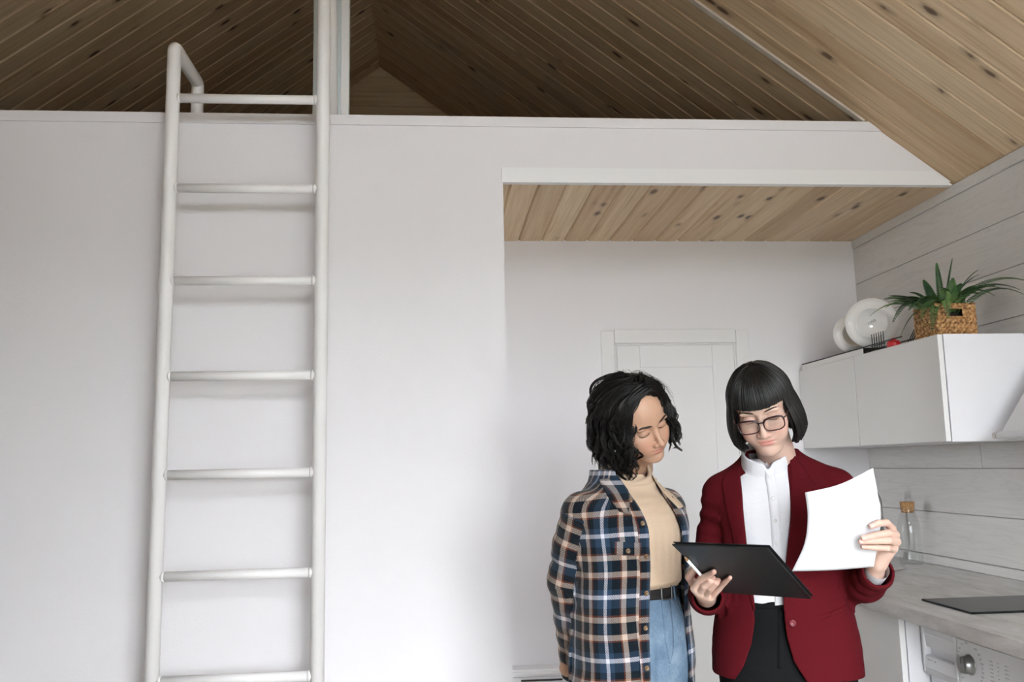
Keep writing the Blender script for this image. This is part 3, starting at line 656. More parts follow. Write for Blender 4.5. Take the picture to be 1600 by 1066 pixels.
# ================================================================ signed-distance modelling for bodies and clothes
class Field:
    def __init__(s, lo, hi, h):
        s.lo = np.array(lo, np.float32); s.h = h
        s.n = (np.ceil((np.array(hi)-np.array(lo))/h)).astype(int)+1
        s.D = np.full(tuple(s.n), .06, np.float32)
    def sl(s, lo, hi):
        a = np.clip(np.floor((np.array(lo)-s.lo)/s.h).astype(int), 0, s.n-1); b = np.clip(np.ceil((np.array(hi)-s.lo)/s.h).astype(int)+1, 1, s.n)
        b = np.maximum(b, a+1)
        sl = tuple(slice(int(p), int(q)) for p, q in zip(a, b))
        ax = [(s.lo[i]+s.h*np.arange(a[i], b[i])).astype(np.float32) for i in range(3)]
        return sl, ax[0][:, None, None], ax[1][None, :, None], ax[2][None, None, :]
    def all(s): return s.sl(s.lo, s.lo+s.h*s.n)
    def union(s, lo, hi, fn, k=0.0, m=.03):
        sl, X, Y, Z = s.sl(np.array(lo)-m-k, np.array(hi)+m+k)
        d = fn(X, Y, Z).astype(np.float32); a = s.D[sl]; s.D[sl] = smin(a, d, k)
    def cut(s, lo, hi, fn, k=0.0, m=.01):
        sl, X, Y, Z = s.sl(np.array(lo)-m-k, np.array(hi)+m+k)
        d = -fn(X, Y, Z).astype(np.float32); a = s.D[sl]; s.D[sl] = -smin(-a, -d, k)
    def ell(s, c, r, k=.01, rot=None):
        c = np.array(c, float); r = np.array(r, float); rm = r.max()
        if rot is None:
            def fn(X, Y, Z):
                q = np.sqrt(((X-c[0])/r[0])**2+((Y-c[1])/r[1])**2+((Z-c[2])/r[2])**2)
                q2 = np.sqrt(((X-c[0])/r[0]**2)**2+((Y-c[1])/r[1]**2)**2+((Z-c[2])/r[2]**2)**2)+1e-9
                return q*(q-1)/q2
            s.union(c-r, c+r, fn, k)
        else:
            Rm = np.array(rot)
            def fn(X, Y, Z):
                x, y, z = X-c[0], Y-c[1], Z-c[2]
                u = [Rm[i][0]*x+Rm[i][1]*y+Rm[i][2]*z for i in range(3)]
                q = np.sqrt(sum((u[i]/r[i])**2 for i in range(3))); q2 = np.sqrt(sum((u[i]/r[i]**2)**2 for i in range(3)))+1e-9
                return q*(q-1)/q2
            s.union(c-rm, c+rm, fn, k)
    def cone(s, a, b, ra, rb, k=.01):
        a = np.array(a, float); b = np.array(b, float); r = max(ra, rb)
        s.union(np.minimum(a, b)-r, np.maximum(a, b)+r, lambda X, Y, Z: capsule(X, Y, Z, a, b, ra, rb), k)
    def chain(s, pts, rad, k=.008, kk=.004):
        for i in range(len(pts)-1): s.cone(pts[i], pts[i+1], rad[i], rad[i+1], kk if i else k)
    def bump(s, c, sg, amp):
        c = np.array(c, float); sg = np.array(sg, float)*np.ones(3)
        sl, X, Y, Z = s.sl(c-3*sg, c+3*sg)
        s.D[sl] -= (amp*np.exp(-.5*(((X-c[0])/sg[0])**2+((Y-c[1])/sg[1])**2+((Z-c[2])/sg[2])**2))).astype(np.float32)
    def sample(s, P):
        P = np.asarray(P, np.float32); q = (P-s.lo)/s.h; q = np.clip(q, 0, s.n-1.001); i = q.astype(int); f = q-i
        out = 0
        for dx in (0, 1):
            for dy in (0, 1):
                for dz in (0, 1):
                    w = (f[..., 0] if dx else 1-f[..., 0])*(f[..., 1] if dy else 1-f[..., 1])*(f[..., 2] if dz else 1-f[..., 2])
                    out = out+w*s.D[i[..., 0]+dx, i[..., 1]+dy, i[..., 2]+dz]
        return out
    def front(s, x, z, y0=None):
        """first y (from the viewer's side, -y) where the field turns solid"""
        ys = s.lo[1]+s.h*np.arange(s.n[1]-1)
        if y0 is not None: ys = ys[ys >= y0]
        P = np.zeros((len(ys), 3), np.float32); P[:, 0] = x; P[:, 1] = ys; P[:, 2] = z
        d = s.sample(P); w = np.where(d < 0)[0]
        if len(w) == 0: return None
        i = w[0]
        if i == 0: return float(ys[0])
        return float(ys[i-1]+(ys[i]-ys[i-1])*d[i-1]/(d[i-1]-d[i]+1e-9))
    def mesh(s): return surfnet(s.D, s.lo, s.h)
def smin(a, b, k):
    if k <= 0: return np.minimum(a, b)
    h = np.clip(.5+.5*(b-a)/k, 0, 1); return b+(a-b)*h-k*h*(1-h)
def capsule(X, Y, Z, a, b, ra, rb):
    d = b-a; L2 = float(d@d)+1e-12
    t = np.clip(((X-a[0])*d[0]+(Y-a[1])*d[1]+(Z-a[2])*d[2])/L2, 0, 1)
    return np.sqrt((X-a[0]-t*d[0])**2+(Y-a[1]-t*d[1])**2+(Z-a[2]-t*d[2])**2)-(ra+(rb-ra)*t)
def surfnet(D, lo, h):
    S = D < 0; n = np.array(D.shape)-1
    cnt = np.zeros(tuple(n), np.int8)
    for dx in (0, 1):
        for dy in (0, 1):
            for dz in (0, 1): cnt += S[dx:dx+n[0], dy:dy+n[1], dz:dz+n[2]]
    act = np.argwhere((cnt > 0) & (cnt < 8)); idx = np.full(tuple(n), -1, np.int64); idx[act[:, 0], act[:, 1], act[:, 2]] = np.arange(len(act))
    acc = np.zeros((len(act), 3)); w = np.zeros(len(act))
    cor = [(x, y, z) for x in (0, 1) for y in (0, 1) for z in (0, 1)]
    val = {c: D[act[:, 0]+c[0], act[:, 1]+c[1], act[:, 2]+c[2]] for c in cor}
    for c in cor:
        for ax in range(3):
            if c[ax] == 0:
                e = list(c); e[ax] = 1; e = tuple(e); a, b = val[c], val[e]; m = (a < 0) != (b < 0)
                t = np.where(m, a/(a-b+1e-12), 0); p = np.zeros((len(act), 3)); p[:] = c; p[:, ax] += t
                acc[m] += p[m]; w[m] += 1
    V = lo+h*(act+acc/np.maximum(w, 1)[:, None])
    F = []
    for ax in range(3):
        o1, o2 = (ax+1) % 3, (ax+2) % 3
        sa = [slice(None)]*3; sb = [slice(None)]*3; sa[ax] = slice(0, -1); sb[ax] = slice(1, None)
        ch = S[tuple(sa)] != S[tuple(sb)]; e = np.argwhere(ch)
        ok = (e[:, o1] > 0) & (e[:, o2] > 0) & (e[:, o1] < n[o1]) & (e[:, o2] < n[o2]); e = e[ok]
        def cell(d1, d2):
            q = e.copy(); q[:, o1] -= d1; q[:, o2] -= d2; return idx[q[:, 0], q[:, 1], q[:, 2]]
        quad = np.stack([cell(0, 0), cell(1, 0), cell(1, 1), cell(0, 1)], 1)
        ins = S[e[:, 0], e[:, 1], e[:, 2]]
        quad[~ins] = quad[~ins][:, ::-1]
        F.append(quad)
    F = np.concatenate(F); F = F[(F >= 0).all(1)]
    return V, F
def np_mesh(name, V, F, mat, smooth=True, col=None, uv=None):
    me = bpy.data.meshes.new(name); nv, nf = len(V), len(F)
    me.vertices.add(nv); me.vertices.foreach_set('co', np.asarray(V, np.float32).ravel())
    k = F.shape[1]; me.loops.add(nf*k); me.loops.foreach_set('vertex_index', F.astype(np.int32).ravel())
    me.polygons.add(nf); me.polygons.foreach_set('loop_start', (np.arange(nf)*k).astype(np.int32))
    me.update(calc_edges=True); me.validate()
    if smooth: me.polygons.foreach_set('use_smooth', np.ones(len(me.polygons), bool))
    if mat: me.materials.append(mat)
    if col is not None:
        a = me.color_attributes.new('tone', 'FLOAT_COLOR', 'POINT'); c4 = np.ones((nv, 4), np.float32); c4[:, :3] = col; a.data.foreach_set('color', c4.ravel())
    if uv is not None:
        l = me.uv_layers.new(name='cloth'); l.data.foreach_set('uv', np.asarray(uv, np.float32).ravel())
    return me
def stack(tab):
    """elliptical cross-sections stacked over z: rows (z, cx, cy, half width, half depth[, exponent])"""
    T = np.array(tab, float); T = T[np.argsort(T[:, 0])]
    def at(z):
        # smooth (cubic-ish) interpolation
        out = []
        for j in range(1, 5): out.append(np.interp(z, T[:, 0], T[:, j]))
        return out
    def fn(X, Y, Z, grow=0.0, pw=2.4):
        cx, cy, w, d = at(Z); w = np.maximum(w+grow, .004); d = np.maximum(d+grow, .004)
        q = (np.abs((X-cx)/w)**pw+np.abs((Y-cy)/d)**pw)**(1/pw)
        body = (q-1)*np.minimum(w, d)*1.0
        zc, hz = (T[0, 0]+T[-1, 0])/2, (T[-1, 0]-T[0, 0])/2
        return np.maximum(body, np.abs(Z-zc)-hz-grow)
    fn.lo = (float((T[:, 1]-T[:, 3]).min()), float((T[:, 2]-T[:, 4]).min()), float(T[0, 0]))
    fn.hi = (float((T[:, 1]+T[:, 3]).max()), float((T[:, 2]+T[:, 4]).max()), float(T[-1, 0]))
    fn.at = at
    return fn
def smooth_table(tab, n=40):
    """densify a stack table with Catmull-Rom so outlines stay round"""
    T = np.array(sorted(tab), float); z = np.linspace(T[0, 0], T[-1, 0], n); out = [z]
    m = np.gradient(T[:, 1:], T[:, 0], axis=0)
    i = np.clip(np.searchsorted(T[:, 0], z)-1, 0, len(T)-2); hh = T[i+1, 0]-T[i, 0]; t = ((z-T[i, 0])/hh)[:, None]; hh = hh[:, None]
    v = (2*t**3-3*t**2+1)*T[i, 1:]+(t**3-2*t**2+t)*hh*m[i]+(-2*t**3+3*t**2)*T[i+1, 1:]+(t**3-t**2)*hh*m[i+1]
    return np.column_stack([z, v]).tolist()
def noise3(P, seed=0, sc=1.0):
    """cheap smooth pseudo-noise from summed sines, about -1..1"""
    r = np.random.RandomState(seed); out = 0
    for k in range(6):
        d = r.normal(size=3); d /= np.linalg.norm(d); f = sc*(1+.9*k*.5)
        out = out+np.sin(f*(P[0]*d[0]+P[1]*d[1]+P[2]*d[2])+r.uniform(0, 6.28))/(1+.5*k)
    return out/2.6
# ---------------------------------------------------------------- skin, hair and cloth materials
def skinmat(name):
    m, nt, b = nodemat(name); L = nt.links
    a = N(nt, 'ShaderNodeVertexColor'); a.layer_name = 'tone'
    tc = N(nt, 'ShaderNodeTexCoord'); g = N(nt, 'ShaderNodeTexNoise', i_Scale=220.0, i_Detail=3.0); L.new(tc.outputs['Object'], g.inputs['Vector'])
    L.new(a.outputs['Color'], b.inputs['Base Color']); b.inputs['Roughness'].default_value = .48; b.inputs['Specular IOR Level'].default_value = .4
    b.inputs['Subsurface Weight'].default_value = .12; b.inputs['Subsurface Radius'].default_value = (.012, .005, .003); b.inputs['Subsurface Scale'].default_value = .6
    bp = N(nt, 'ShaderNodeBump', i_Strength=.05, i_Distance=.001); L.new(g.outputs['Fac'], bp.inputs['Height']); L.new(bp.outputs['Normal'], b.inputs['Normal'])
    return m
M['skin'] = skinmat('skin')
M['hair'] = simple('black_hair', (.0075, .0062, .006), .42, .35)
M['hair_fine'] = simple('black_hair_sleek', (.0075, .0068, .0065), .36, .42)
M['brow'] = simple('dark_brow_hair', (.035, .022, .016), .7, .2)
def clothmat(name, col, rough=.85, sheen=.3, bump=.3, sc=900, var=.12):
    m, nt, b = nodemat(name); L = nt.links
    tc = N(nt, 'ShaderNodeTexCoord'); g = N(nt, 'ShaderNodeTexNoise', i_Scale=sc, i_Detail=3.0); L.new(tc.outputs['Object'], g.inputs['Vector'])
    r1 = ramp(nt, [(.3, tuple(c*(1-var) for c in col)), (.7, tuple(min(1, c*(1+var)) for c in col))]); L.new(g.outputs['Fac'], r1.inputs['Fac']); L.new(r1.outputs['Color'], b.inputs['Base Color'])
    g2 = N(nt, 'ShaderNodeTexNoise', i_Scale=34.0, i_Detail=4.0); L.new(tc.outputs['Object'], g2.inputs['Vector'])
    b.inputs['Roughness'].default_value = rough; b.inputs['Specular IOR Level'].default_value = .12
    b.inputs['Sheen Weight'].default_value = sheen; b.inputs['Sheen Tint'].default_value = (*col, 1)
    bp = N(nt, 'ShaderNodeBump', i_Strength=bump, i_Distance=.001); L.new(g.outputs['Fac'], bp.inputs['Height'])
    bp2 = N(nt, 'ShaderNodeBump', i_Strength=.25, i_Distance=.006); L.new(g2.outputs['Fac'], bp2.inputs['Height']); L.new(bp.outputs['Normal'], bp2.inputs['Normal'])
    L.new(bp2.outputs['Normal'], b.inputs['Normal'])
    return m
M['burgundy'] = clothmat('burgundy_wool', (.080, .0040, .0075), .9, .0)
M['burgundy_lining'] = clothmat('burgundy_lining', (.05, .008, .012))
M['blouse'] = clothmat('white_cotton', (.72, .72, .755), .8, .1, .15, 700, .02)
M['knit'] = clothmat('beige_fine_knit', (.53, .405, .295), .9, .3, .5, 800, .08)
M['trouser'] = clothmat('black_wool', (.0065, .007, .0076), .9, .0)
M['shoe'] = simple('black_leather', (.02, .018, .017), .35, .5)
M['belt'] = simple('black_leather_belt', (.015, .014, .014), .4, .5)
M['shell_button'] = simple('tortoise_button', (.16, .10, .055), .25, .5, var=.4, bscale=150)
M['pearl'] = simple('pearl_button', (.74, .73, .74), .25, .5)
M['red_button'] = simple('burgundy_button', (.17, .02, .03), .3, .5)
def denim():
    m, nt, b = nodemat('faded_denim'); L = nt.links
    tc = N(nt, 'ShaderNodeTexCoord'); g = N(nt, 'ShaderNodeTexNoise', i_Scale=9.0, i_Detail=5.0); L.new(tc.outputs['Object'], g.inputs['Vector'])
    mp = N(nt, 'ShaderNodeMapping'); mp.inputs['Scale'].default_value = (900, 900, 120); L.new(tc.outputs['Object'], mp.inputs[0])
    g2 = N(nt, 'ShaderNodeTexNoise', i_Scale=1.0, i_Detail=2.0); L.new(mp.outputs[0], g2.inputs['Vector'])
    mx = N(nt, 'ShaderNodeMath', operation='MULTIPLY_ADD', i_1=.35); L.new(g2.outputs['Fac'], mx.inputs[0]); L.new(g.outputs['Fac'], mx.inputs[2])
    r1 = ramp(nt, [(.42, (.055, .095, .15)), (.66, (.115, .175, .25)), (.9, (.25, .33, .41))]); L.new(mx.outputs[0], r1.inputs['Fac']); L.new(r1.outputs['Color'], b.inputs['Base Color'])
    b.inputs['Roughness'].default_value = .85; b.inputs['Specular IOR Level'].default_value = .2
    bp = N(nt, 'ShaderNodeBump', i_Strength=.3, i_Distance=.001); L.new(g2.outputs['Fac'], bp.inputs['Height']); L.new(bp.outputs['Normal'], b.inputs['Normal'])
    return m
M['denim'] = denim()
def plaid():
    m, nt, b = nodemat('blue_check_flannel'); L = nt.links
    uv = N(nt, 'ShaderNodeUVMap'); uv.uv_map = 'cloth'; sp = N(nt, 'ShaderNodeSeparateXYZ'); L.new(uv.outputs[0], sp.inputs[0])
    navy = (.014, .027, .040); blue = (.064, .110, .170); white = (.70, .70, .76); cream = (.56, .47, .41); rust = (.24, .085, .04)
    stops = [(0, blue), (.075, blue), (.08, white), (.145, white), (.15, blue), (.235, blue), (.24, navy), (.40, navy), (.405, rust), (.425, rust), (.43, cream), (.515, cream), (.52, navy), (.70, navy), (.705, cream), (.79, cream), (.795, rust), (.82, rust), (.825, navy), (.93, navy), (.935, blue)]
    cols = []
    for k in (0, 1):
        d = N(nt, 'ShaderNodeMath', operation='MULTIPLY', i_1=1/.160); L.new(sp.outputs[k], d.inputs[0])
        f = N(nt, 'ShaderNodeMath', operation='FRACT'); L.new(d.outputs[0], f.inputs[0])
        r_ = ramp(nt, stops, 'CONSTANT'); L.new(f.outputs[0], r_.inputs['Fac']); cols.append(r_)
    # twill weave: warp and weft alternate on a fine diagonal
    s1 = N(nt, 'ShaderNodeMath', operation='ADD'); L.new(sp.outputs[0], s1.inputs[0]); L.new(sp.outputs[1], s1.inputs[1])
    s2 = N(nt, 'ShaderNodeMath', operation='MULTIPLY', i_1=900.0); L.new(s1.outputs[0], s2.inputs[0])
    s3 = N(nt, 'ShaderNodeMath', operation='SINE'); L.new(s2.outputs[0], s3.inputs[0])
    tc = N(nt, 'ShaderNodeTexCoord'); g = N(nt, 'ShaderNodeTexNoise', i_Scale=420.0, i_Detail=2.0); L.new(tc.outputs['Object'], g.inputs['Vector'])
    s4 = N(nt, 'ShaderNodeMath', operation='MULTIPLY_ADD', i_1=.12, i_2=.0); L.new(s3.outputs[0], s4.inputs[0])
    s6 = N(nt, 'ShaderNodeMath', operation='MULTIPLY_ADD', i_1=.45, i_2=.275); L.new(g.outputs['Fac'], s6.inputs[0])
    s5 = N(nt, 'ShaderNodeMath', operation='ADD'); L.new(s4.outputs[0], s5.inputs[0]); L.new(s6.outputs[0], s5.inputs[1])
    mx = N(nt, 'ShaderNodeMix', data_type='RGBA'); L.new(s5.outputs[0], mx.inputs[0]); L.new(cols[0].outputs['Color'], mx.inputs[6]); L.new(cols[1].outputs['Color'], mx.inputs[7])
    gm = N(nt, 'ShaderNodeGamma', i_Gamma=1.42); L.new(mx.outputs[2], gm.inputs[0])
    L.new(gm.outputs[0], b.inputs['Base Color']); b.inputs['Roughness'].default_value = .9; b.inputs['Specular IOR Level'].default_value = .15; b.inputs['Sheen Weight'].default_value = .15
    bp = N(nt, 'ShaderNodeBump', i_Strength=.35, i_Distance=.0012); L.new(g.outputs['Fac'], bp.inputs['Height']); L.new(bp.outputs['Normal'], b.inputs['Normal'])
    return m
M['plaid'] = plaid()
# ================================================================ heads (local: face looks along -y, x to the viewer's right, origin at eye level)
def head_field(P):
    F = Field((-.115, -.135, -.215), (.115, .125, .135), P.get('h', .0017))
    jw = P.get('jaw', 1.0)
    sk = P.get('skull', .084); F.ell((0, .012, .030), (.073, .094, sk), 0)
    F.ell((0, -.028, .040), (.061, .057, .060*sk/.084), .02)
    F.ell((0, -.038, -.028), (.057*jw, .047, .062), .02)
    F.ell((0, -.030, -.066), (.048*jw, .050, .040), .02)
    for s in (-1, 1):
        F.cone((s*.050*jw, .002, -.042), (s*.017, -.062, -.098), .019, .015, .022)
        F.ell((s*.043*jw, -.052, -.027), (.022, .025, .021), .022)
        F.ell((s*.026, -.0745, .0150), (.027, .011, .008), .012)
        F.ell((s*.030, -.060, -.052), (.026, .024, .026), .02)
        F.ell((s*.074, .014, -.010), (.008, .017, .030), .006)
    F.ell((0, -.071, -.099), (.019, .018, .015), .016)
    for s in (-1, 1):
        F.bump((s*.0315, -.088, .0005), (.0135, .016, .0085), -.0078)
        F.bump((s*.0145, -.088, .002), (.006, .014, .008), -.0035)
        F.ell((s*.0315, -.0685, -.0030), (.0165, .0140, .0118), .004)
        # crease above the lid, fold under the eye
        F.bump((s*.0315, -.084, .0080), (.012, .01, .0016), -.0016)
        F.bump((s*.0310, -.083, -.0145), (.013, .01, .0022), -.0014)
    F.ell((0, -.0715, -.066), (.027, .0185, .023), .016)
    nl = P.get('nose', 1.0)
    F.cone((0, -.078, .006), (0, -.0985*nl-.0, -.034), .0072, .0082, .010)
    F.ell((0, -.1035*nl, -.0395), (.0098, .0100, .0088), .006)
    for s in (-1, 1):
        F.ell((s*.0118, -.0935, -.0440), (.0072, .0095, .0070), .006)
    F.cone((0, -.1005*nl, -.0475), (0, -.087, -.0530), .0042, .0050, .005)
    for s in (-1, 1): F.cut((s*.006-.005, -.106, -.055), (s*.006+.005, -.092, -.046), lambda X, Y, Z, s=s: np.sqrt((X-s*.0062)**2+((Y+.0995)/1.3)**2+(Z+.0515)**2)-.0034, .002)
    # lips
    pf = P.get('lip', 1.0)
    for s in (-1, 1): F.ell((s*.0075, -.0868, -.0635), (.0140, .0062, .0042*pf), .003)
    F.ell((0, -.0858, -.0718), (.0165, .0070, .0052*pf), .003)
    for xx in np.linspace(-.019, .019, 11): F.bump((xx, -.090+abs(xx)*.25, -.0670+abs(xx)*P.get('smile', .02)), (.0030, .009, .0011), -.0017)
    for s in (-1, 1): F.bump((s*.0235, -.083, -.0665), (.0035, .008, .003), -.0018)
    F.bump((0, -.087, -.0815), (.012, .010, .0042), -.0032)
    F.bump((0, -.093, -.0572), (.0028, .008, .004), -.0010)
    # neck
    F.cone((0, .014, -.060), (0, .038, -.215), .049, .052, .02)
    F.cut((-.1, -.1, -.4), (.1, .1, -.14), lambda X, Y, Z: np.maximum(np.abs(X)-.2, Z+.205)+0*Y, 0)
    return F
def head_mesh(P):
    F = head_field(P); V, Q = F.mesh()
    base = np.array(P['skin']); col = np.tile(base, (len(V), 1))
    x, y, z = V.T
    def blend(w, c):
        nonlocal col
        w = np.clip(w, 0, 1)[:, None]; col = col*(1-w)+np.array(c)*w
    g = lambda cx, cz, sx, sz: np.exp(-.5*(((np.abs(x)-cx)/sx)**2+((z-cz)/sz)**2))*(y < -.03)
    blend(.55*g(.042, -.040, .016, .014), P['blush']); blend(.35*g(0, -.042, .012, .008), P['blush'])
    blend(.45*g(.031, -.002, .017, .009), P['lid'])
    lz = -.0670+np.abs(x)*P.get('smile', .02)
    up = np.exp(-((np.abs(x))/.0215)**6)*np.exp(-(np.maximum(0, np.abs(z-lz-.0022*P.get('lip', 1))-.0030*P.get('lip', 1))/.0016)**2)
    lo = np.exp(-((np.abs(x))/.0190)**6)*np.exp(-(np.maximum(0, np.abs(z-lz+.0048*P.get('lip', 1))-.0042*P.get('lip', 1)*np.sqrt(np.clip(1-(x/.021)**2, 0, 1)))/.0014)**2)
    blend(.9*np.maximum(up, lo)*(y < -.055), P['lips'])
    return F, V, Q, col
def strip_on(F, pts, wid, lift, rows=3):
    """a thin raised strip laid on the front of a field: pts (x,z), wid list"""
    V = []; Fc = []; n = len(pts)
    for i, (x, z) in enumerate(pts):
        a = pts[max(0, i-1)]; b = pts[min(n-1, i+1)]; t = Vector((b[0]-a[0], b[1]-a[1])).normalized(); nn = Vector((-t.y, t.x))
        for k in range(rows):
            u = (k/(rows-1)-.5)*2; px, pz = x+nn.x*wid[i]*u, z+nn.y*wid[i]*u
            y = F.front(px, pz); y = -.08 if y is None else y
            V.append((px, y-lift*(1-.8*u*u), pz))
    for i in range(n-1):
        for k in range(rows-1): Fc.append([i*rows+k, i*rows+k+1, (i+1)*rows+k+1, (i+1)*rows+k])
    return V, Fc
def strands(P, r, sides=4):
    """P (S,n,3) polylines, r (S,n) radii -> one mesh"""
    S, n, _ = P.shape; T = np.gradient(P, axis=1); T /= np.linalg.norm(T, axis=2, keepdims=True)+1e-9
    up = np.zeros_like(T); up[..., 0] = .31; up[..., 1] = .83; up[..., 2] = .46
    A = np.cross(T, up); A /= np.linalg.norm(A, axis=2, keepdims=True)+1e-9; B = np.cross(T, A)
    V = np.stack([P+(A*math.cos(2*math.pi*k/sides)+B*math.sin(2*math.pi*k/sides))*r[..., None] for k in range(sides)], 2).reshape(-1, 3)
    s, i, k = np.meshgrid(np.arange(S), np.arange(n-1), np.arange(sides), indexing='ij'); k2 = (k+1) % sides
    b = (s*n+i)*sides; c = b+sides
    Q = np.stack([b+k, b+k2, c+k2, c+k], -1).reshape(-1, 4)
    return V, Q
def head_matrix(pos, yaw, pitch, roll):
    """yaw>0 turns to the viewer's right, pitch>0 looks down, roll>0 leans the crown to the viewer's right"""
    return Matrix.Translation(pos)@Matrix.Rotation(yaw, 4, 'Z')@Matrix.Rotation(pitch, 4, 'X')@Matrix.Rotation(roll, 4, 'Y')
def xf(V, m):
    A = np.array(m); return np.asarray(V)@A[:3, :3].T+A[:3, 3]
def lerp_path(keys, n):
    K = np.array(keys, float); t = np.linspace(0, len(K)-1, n); i = np.clip(t.astype(int), 0, len(K)-2); f = (t-i)[:, None]
    K0 = K[np.clip(i-1, 0, None)]; K1 = K[i]; K2 = K[i+1]; K3 = K[np.clip(i+2, None, len(K)-1)]
    return .5*((2*K1)+(-K0+K2)*f+(2*K0-5*K1+4*K2-K3)*f**2+(-K0+3*K1-3*K2+K3)*f**3)
def hair_bob(seed=1):
    """straight chin-length bob with a cut fringe"""
    rs = np.random.RandomState(seed); n = 20; L = []; Rr = []
    cy, cz = .014, .018
    def shell(phi, lay, zend, curl):
        rx, ry, rz = .0880*lay, (.106 if math.sin(phi) > 0 else .100+.013*min(1, max(0, -math.sin(phi))*1.6))*lay, .099*lay
        P = []
        for j in range(n):
            t = j/(n-1)
            if curl == 0:
                a = .06+t*(math.acos(min(1, max(-1, (zend-cz)/rz)))-.06); P.append((rx*math.sin(a)**.85*math.cos(phi), cy+ry*math.sin(a)**.80*math.sin(phi), cz+rz*math.cos(a))); continue
            if t < .5:
                a = (t/.5)*math.pi/2*.98+.06; rr = math.sin(min(a, math.pi/2)); zz = cz+rz*math.cos(min(a, math.pi/2)); w = 1.0
            else:
                q = (t-.5)/.5; rr = 1.0; zz = cz+(zend-cz)*q; w = 1+curl*(math.sin(q*math.pi*.80)*.17)-max(0, q-.80)*curl*.60
            P.append((rx*w*rr*math.cos(phi), cy+ry*w*rr*math.sin(phi), zz))
        return np.array(P)
    for s in range(2900):
        u = rs.rand()
        phi = math.radians(-36+252*u); lay = 1-.20*rs.rand()**2.2
        edge = min(u, 1-u)
        P = shell(phi, lay*(1 if edge > .02 else .985), -.100+rs.normal()*.0022-.014*math.sin(math.pi*u), 1.0)
        P[:, 0] += .004*np.sign(math.cos(phi))*np.exp(-((np.arange(n)/n)/.12)**2)
        P += rs.normal(size=(1, 3))*.0009; L.append(P); Rr.append(np.linspace(1, .6, n)*rs.uniform(.0014, .0022))
    for s in range(1700):
        u = rs.rand(); phi = math.radians(-150+120*u); lay = rs.uniform(.955, 1.0)
        P = shell(phi, lay*.985, .0310+rs.normal()*.0009+.004*abs(u-.5), 0.0)
        P += rs.normal(size=(1, 3))*.0008; L.append(P); Rr.append(np.linspace(1, .6, n)*rs.uniform(.0012, .0018))
    return strands(np.array(L), np.array(Rr), 4)
def hair_curly(seed=2):
    """loose wavy jaw-length hair with an off-centre parting"""
    rs = np.random.RandomState(seed); n = 38; L = []; Rr = []
    cy, cz = .016, .012
    for c in range(300):
        side = 1 if rs.rand() < .47 else -1
        v = rs.rand()                      # 0 front edge .. 1 back of the head
        phi0 = math.radians((-47 if side < 0 else -54)+(137 if side < 0 else 144)*v); phi = phi0 if side > 0 else math.pi-phi0
        lay = rs.uniform(.78, 1.0)
        rx, ry, rz = .108*lay, (.124 if math.sin(phi) > 0 else .108)*lay, .098*(.6+.4*lay)
        x0 = .014; y0 = cy-.086+.13*v*rs.uniform(.7, 1.2)
        zend = (rs.uniform(-.118, -.070) if side > 0 else rs.uniform(-.160, -.085))-.012*v
        flip = rs.uniform(-.4, 1.2)
        base = []
        for j in range(n):
            t = j/(n-1)
            if t < .40:
                a = (t/.40)*math.pi/2; rr = math.sin(a); zz = cz+rz*math.cos(a)
                xx = rx*rr*math.cos(phi)+x0*(1-rr); yy = cy+ry*rr*math.sin(phi)+(y0-cy)*(1-rr)*.9
            else:
                q = (t-.40)/.60; w = 1+.15*math.sin(q*2.6)+(.13*flip)*max(0, q-.7)/.3
                xx = rx*w*math.cos(phi); yy = cy+ry*w*math.sin(phi); zz = cz+(zend-cz)*q
            base.append((xx, yy, zz))
        base = np.array(base); t = np.linspace(0, 1, n)
        wl = rs.uniform(.065, .115); ph = rs.uniform(0, 6.28); amp = np.clip((t-.06)/.55, 0, 1)**.8*rs.uniform(.006, .016)
        arc = np.concatenate([[0], np.cumsum(np.linalg.norm(np.diff(base, axis=0), axis=1))])
        rad = base-np.array([0, cy, cz-.02]); rad /= np.linalg.norm(rad, axis=1, keepdims=True)+1e-6
        tan = np.stack([-rad[:, 1], rad[:, 0], 0*rad[:, 0]], 1); tan /= np.linalg.norm(tan, axis=1, keepdims=True)+1e-6
        sgn = rs.choice([-1, 1])
        cl = base+rad*(np.sin(2*math.pi*arc/wl+ph)*amp*.75)[:, None]+tan*(sgn*np.cos(2*math.pi*arc/wl+ph)*amp)[:, None]
        cl += (rs.normal(size=3)*.006)*np.sin(t*5+rs.rand()*6)[:, None]
        wide = rs.uniform(.0030, .0058)
        for k in range(15):
            o2 = rs.normal(size=2); sp = (1-.62*t**1.5)*wide
            P = cl+rad*(o2[0]*sp*.6)[:, None]+tan*(o2[1]*sp)[:, None]+rs.normal(size=3)*.0007
            m = rs.uniform(.86, 1.0); idx = np.linspace(0, (n-1)*m, n); i0 = np.clip(idx.astype(int), 0, n-2); f = (idx-i0)[:, None]
            P = P[i0]*(1-f)+P[i0+1]*f
            L.append(P); Rr.append(np.linspace(1, .3, n)*rs.uniform(.0010, .0019))
    for c in range(60):                    # loose single hairs standing off the outline
        phi = rs.uniform(0, 6.28); a = np.linspace(.2, rs.uniform(1.2, 2.3), n); g = 1.04+.10*np.linspace(0, 1, n)**2*rs.rand()
        P = np.stack([.110*g*np.sin(a)*math.cos(phi), cy+.122*g*np.sin(a)*math.sin(phi), cz+.116*g*np.cos(a)], 1)
        if math.sin(phi) < -.55: continue
        P += np.sin(np.linspace(0, rs.uniform(3, 9), n)+rs.rand()*6)[:, None]*rs.normal(size=3)*.003
        L.append(P); Rr.append(np.full(n, .00035))
    return strands(np.array(L), np.array(Rr), 3)
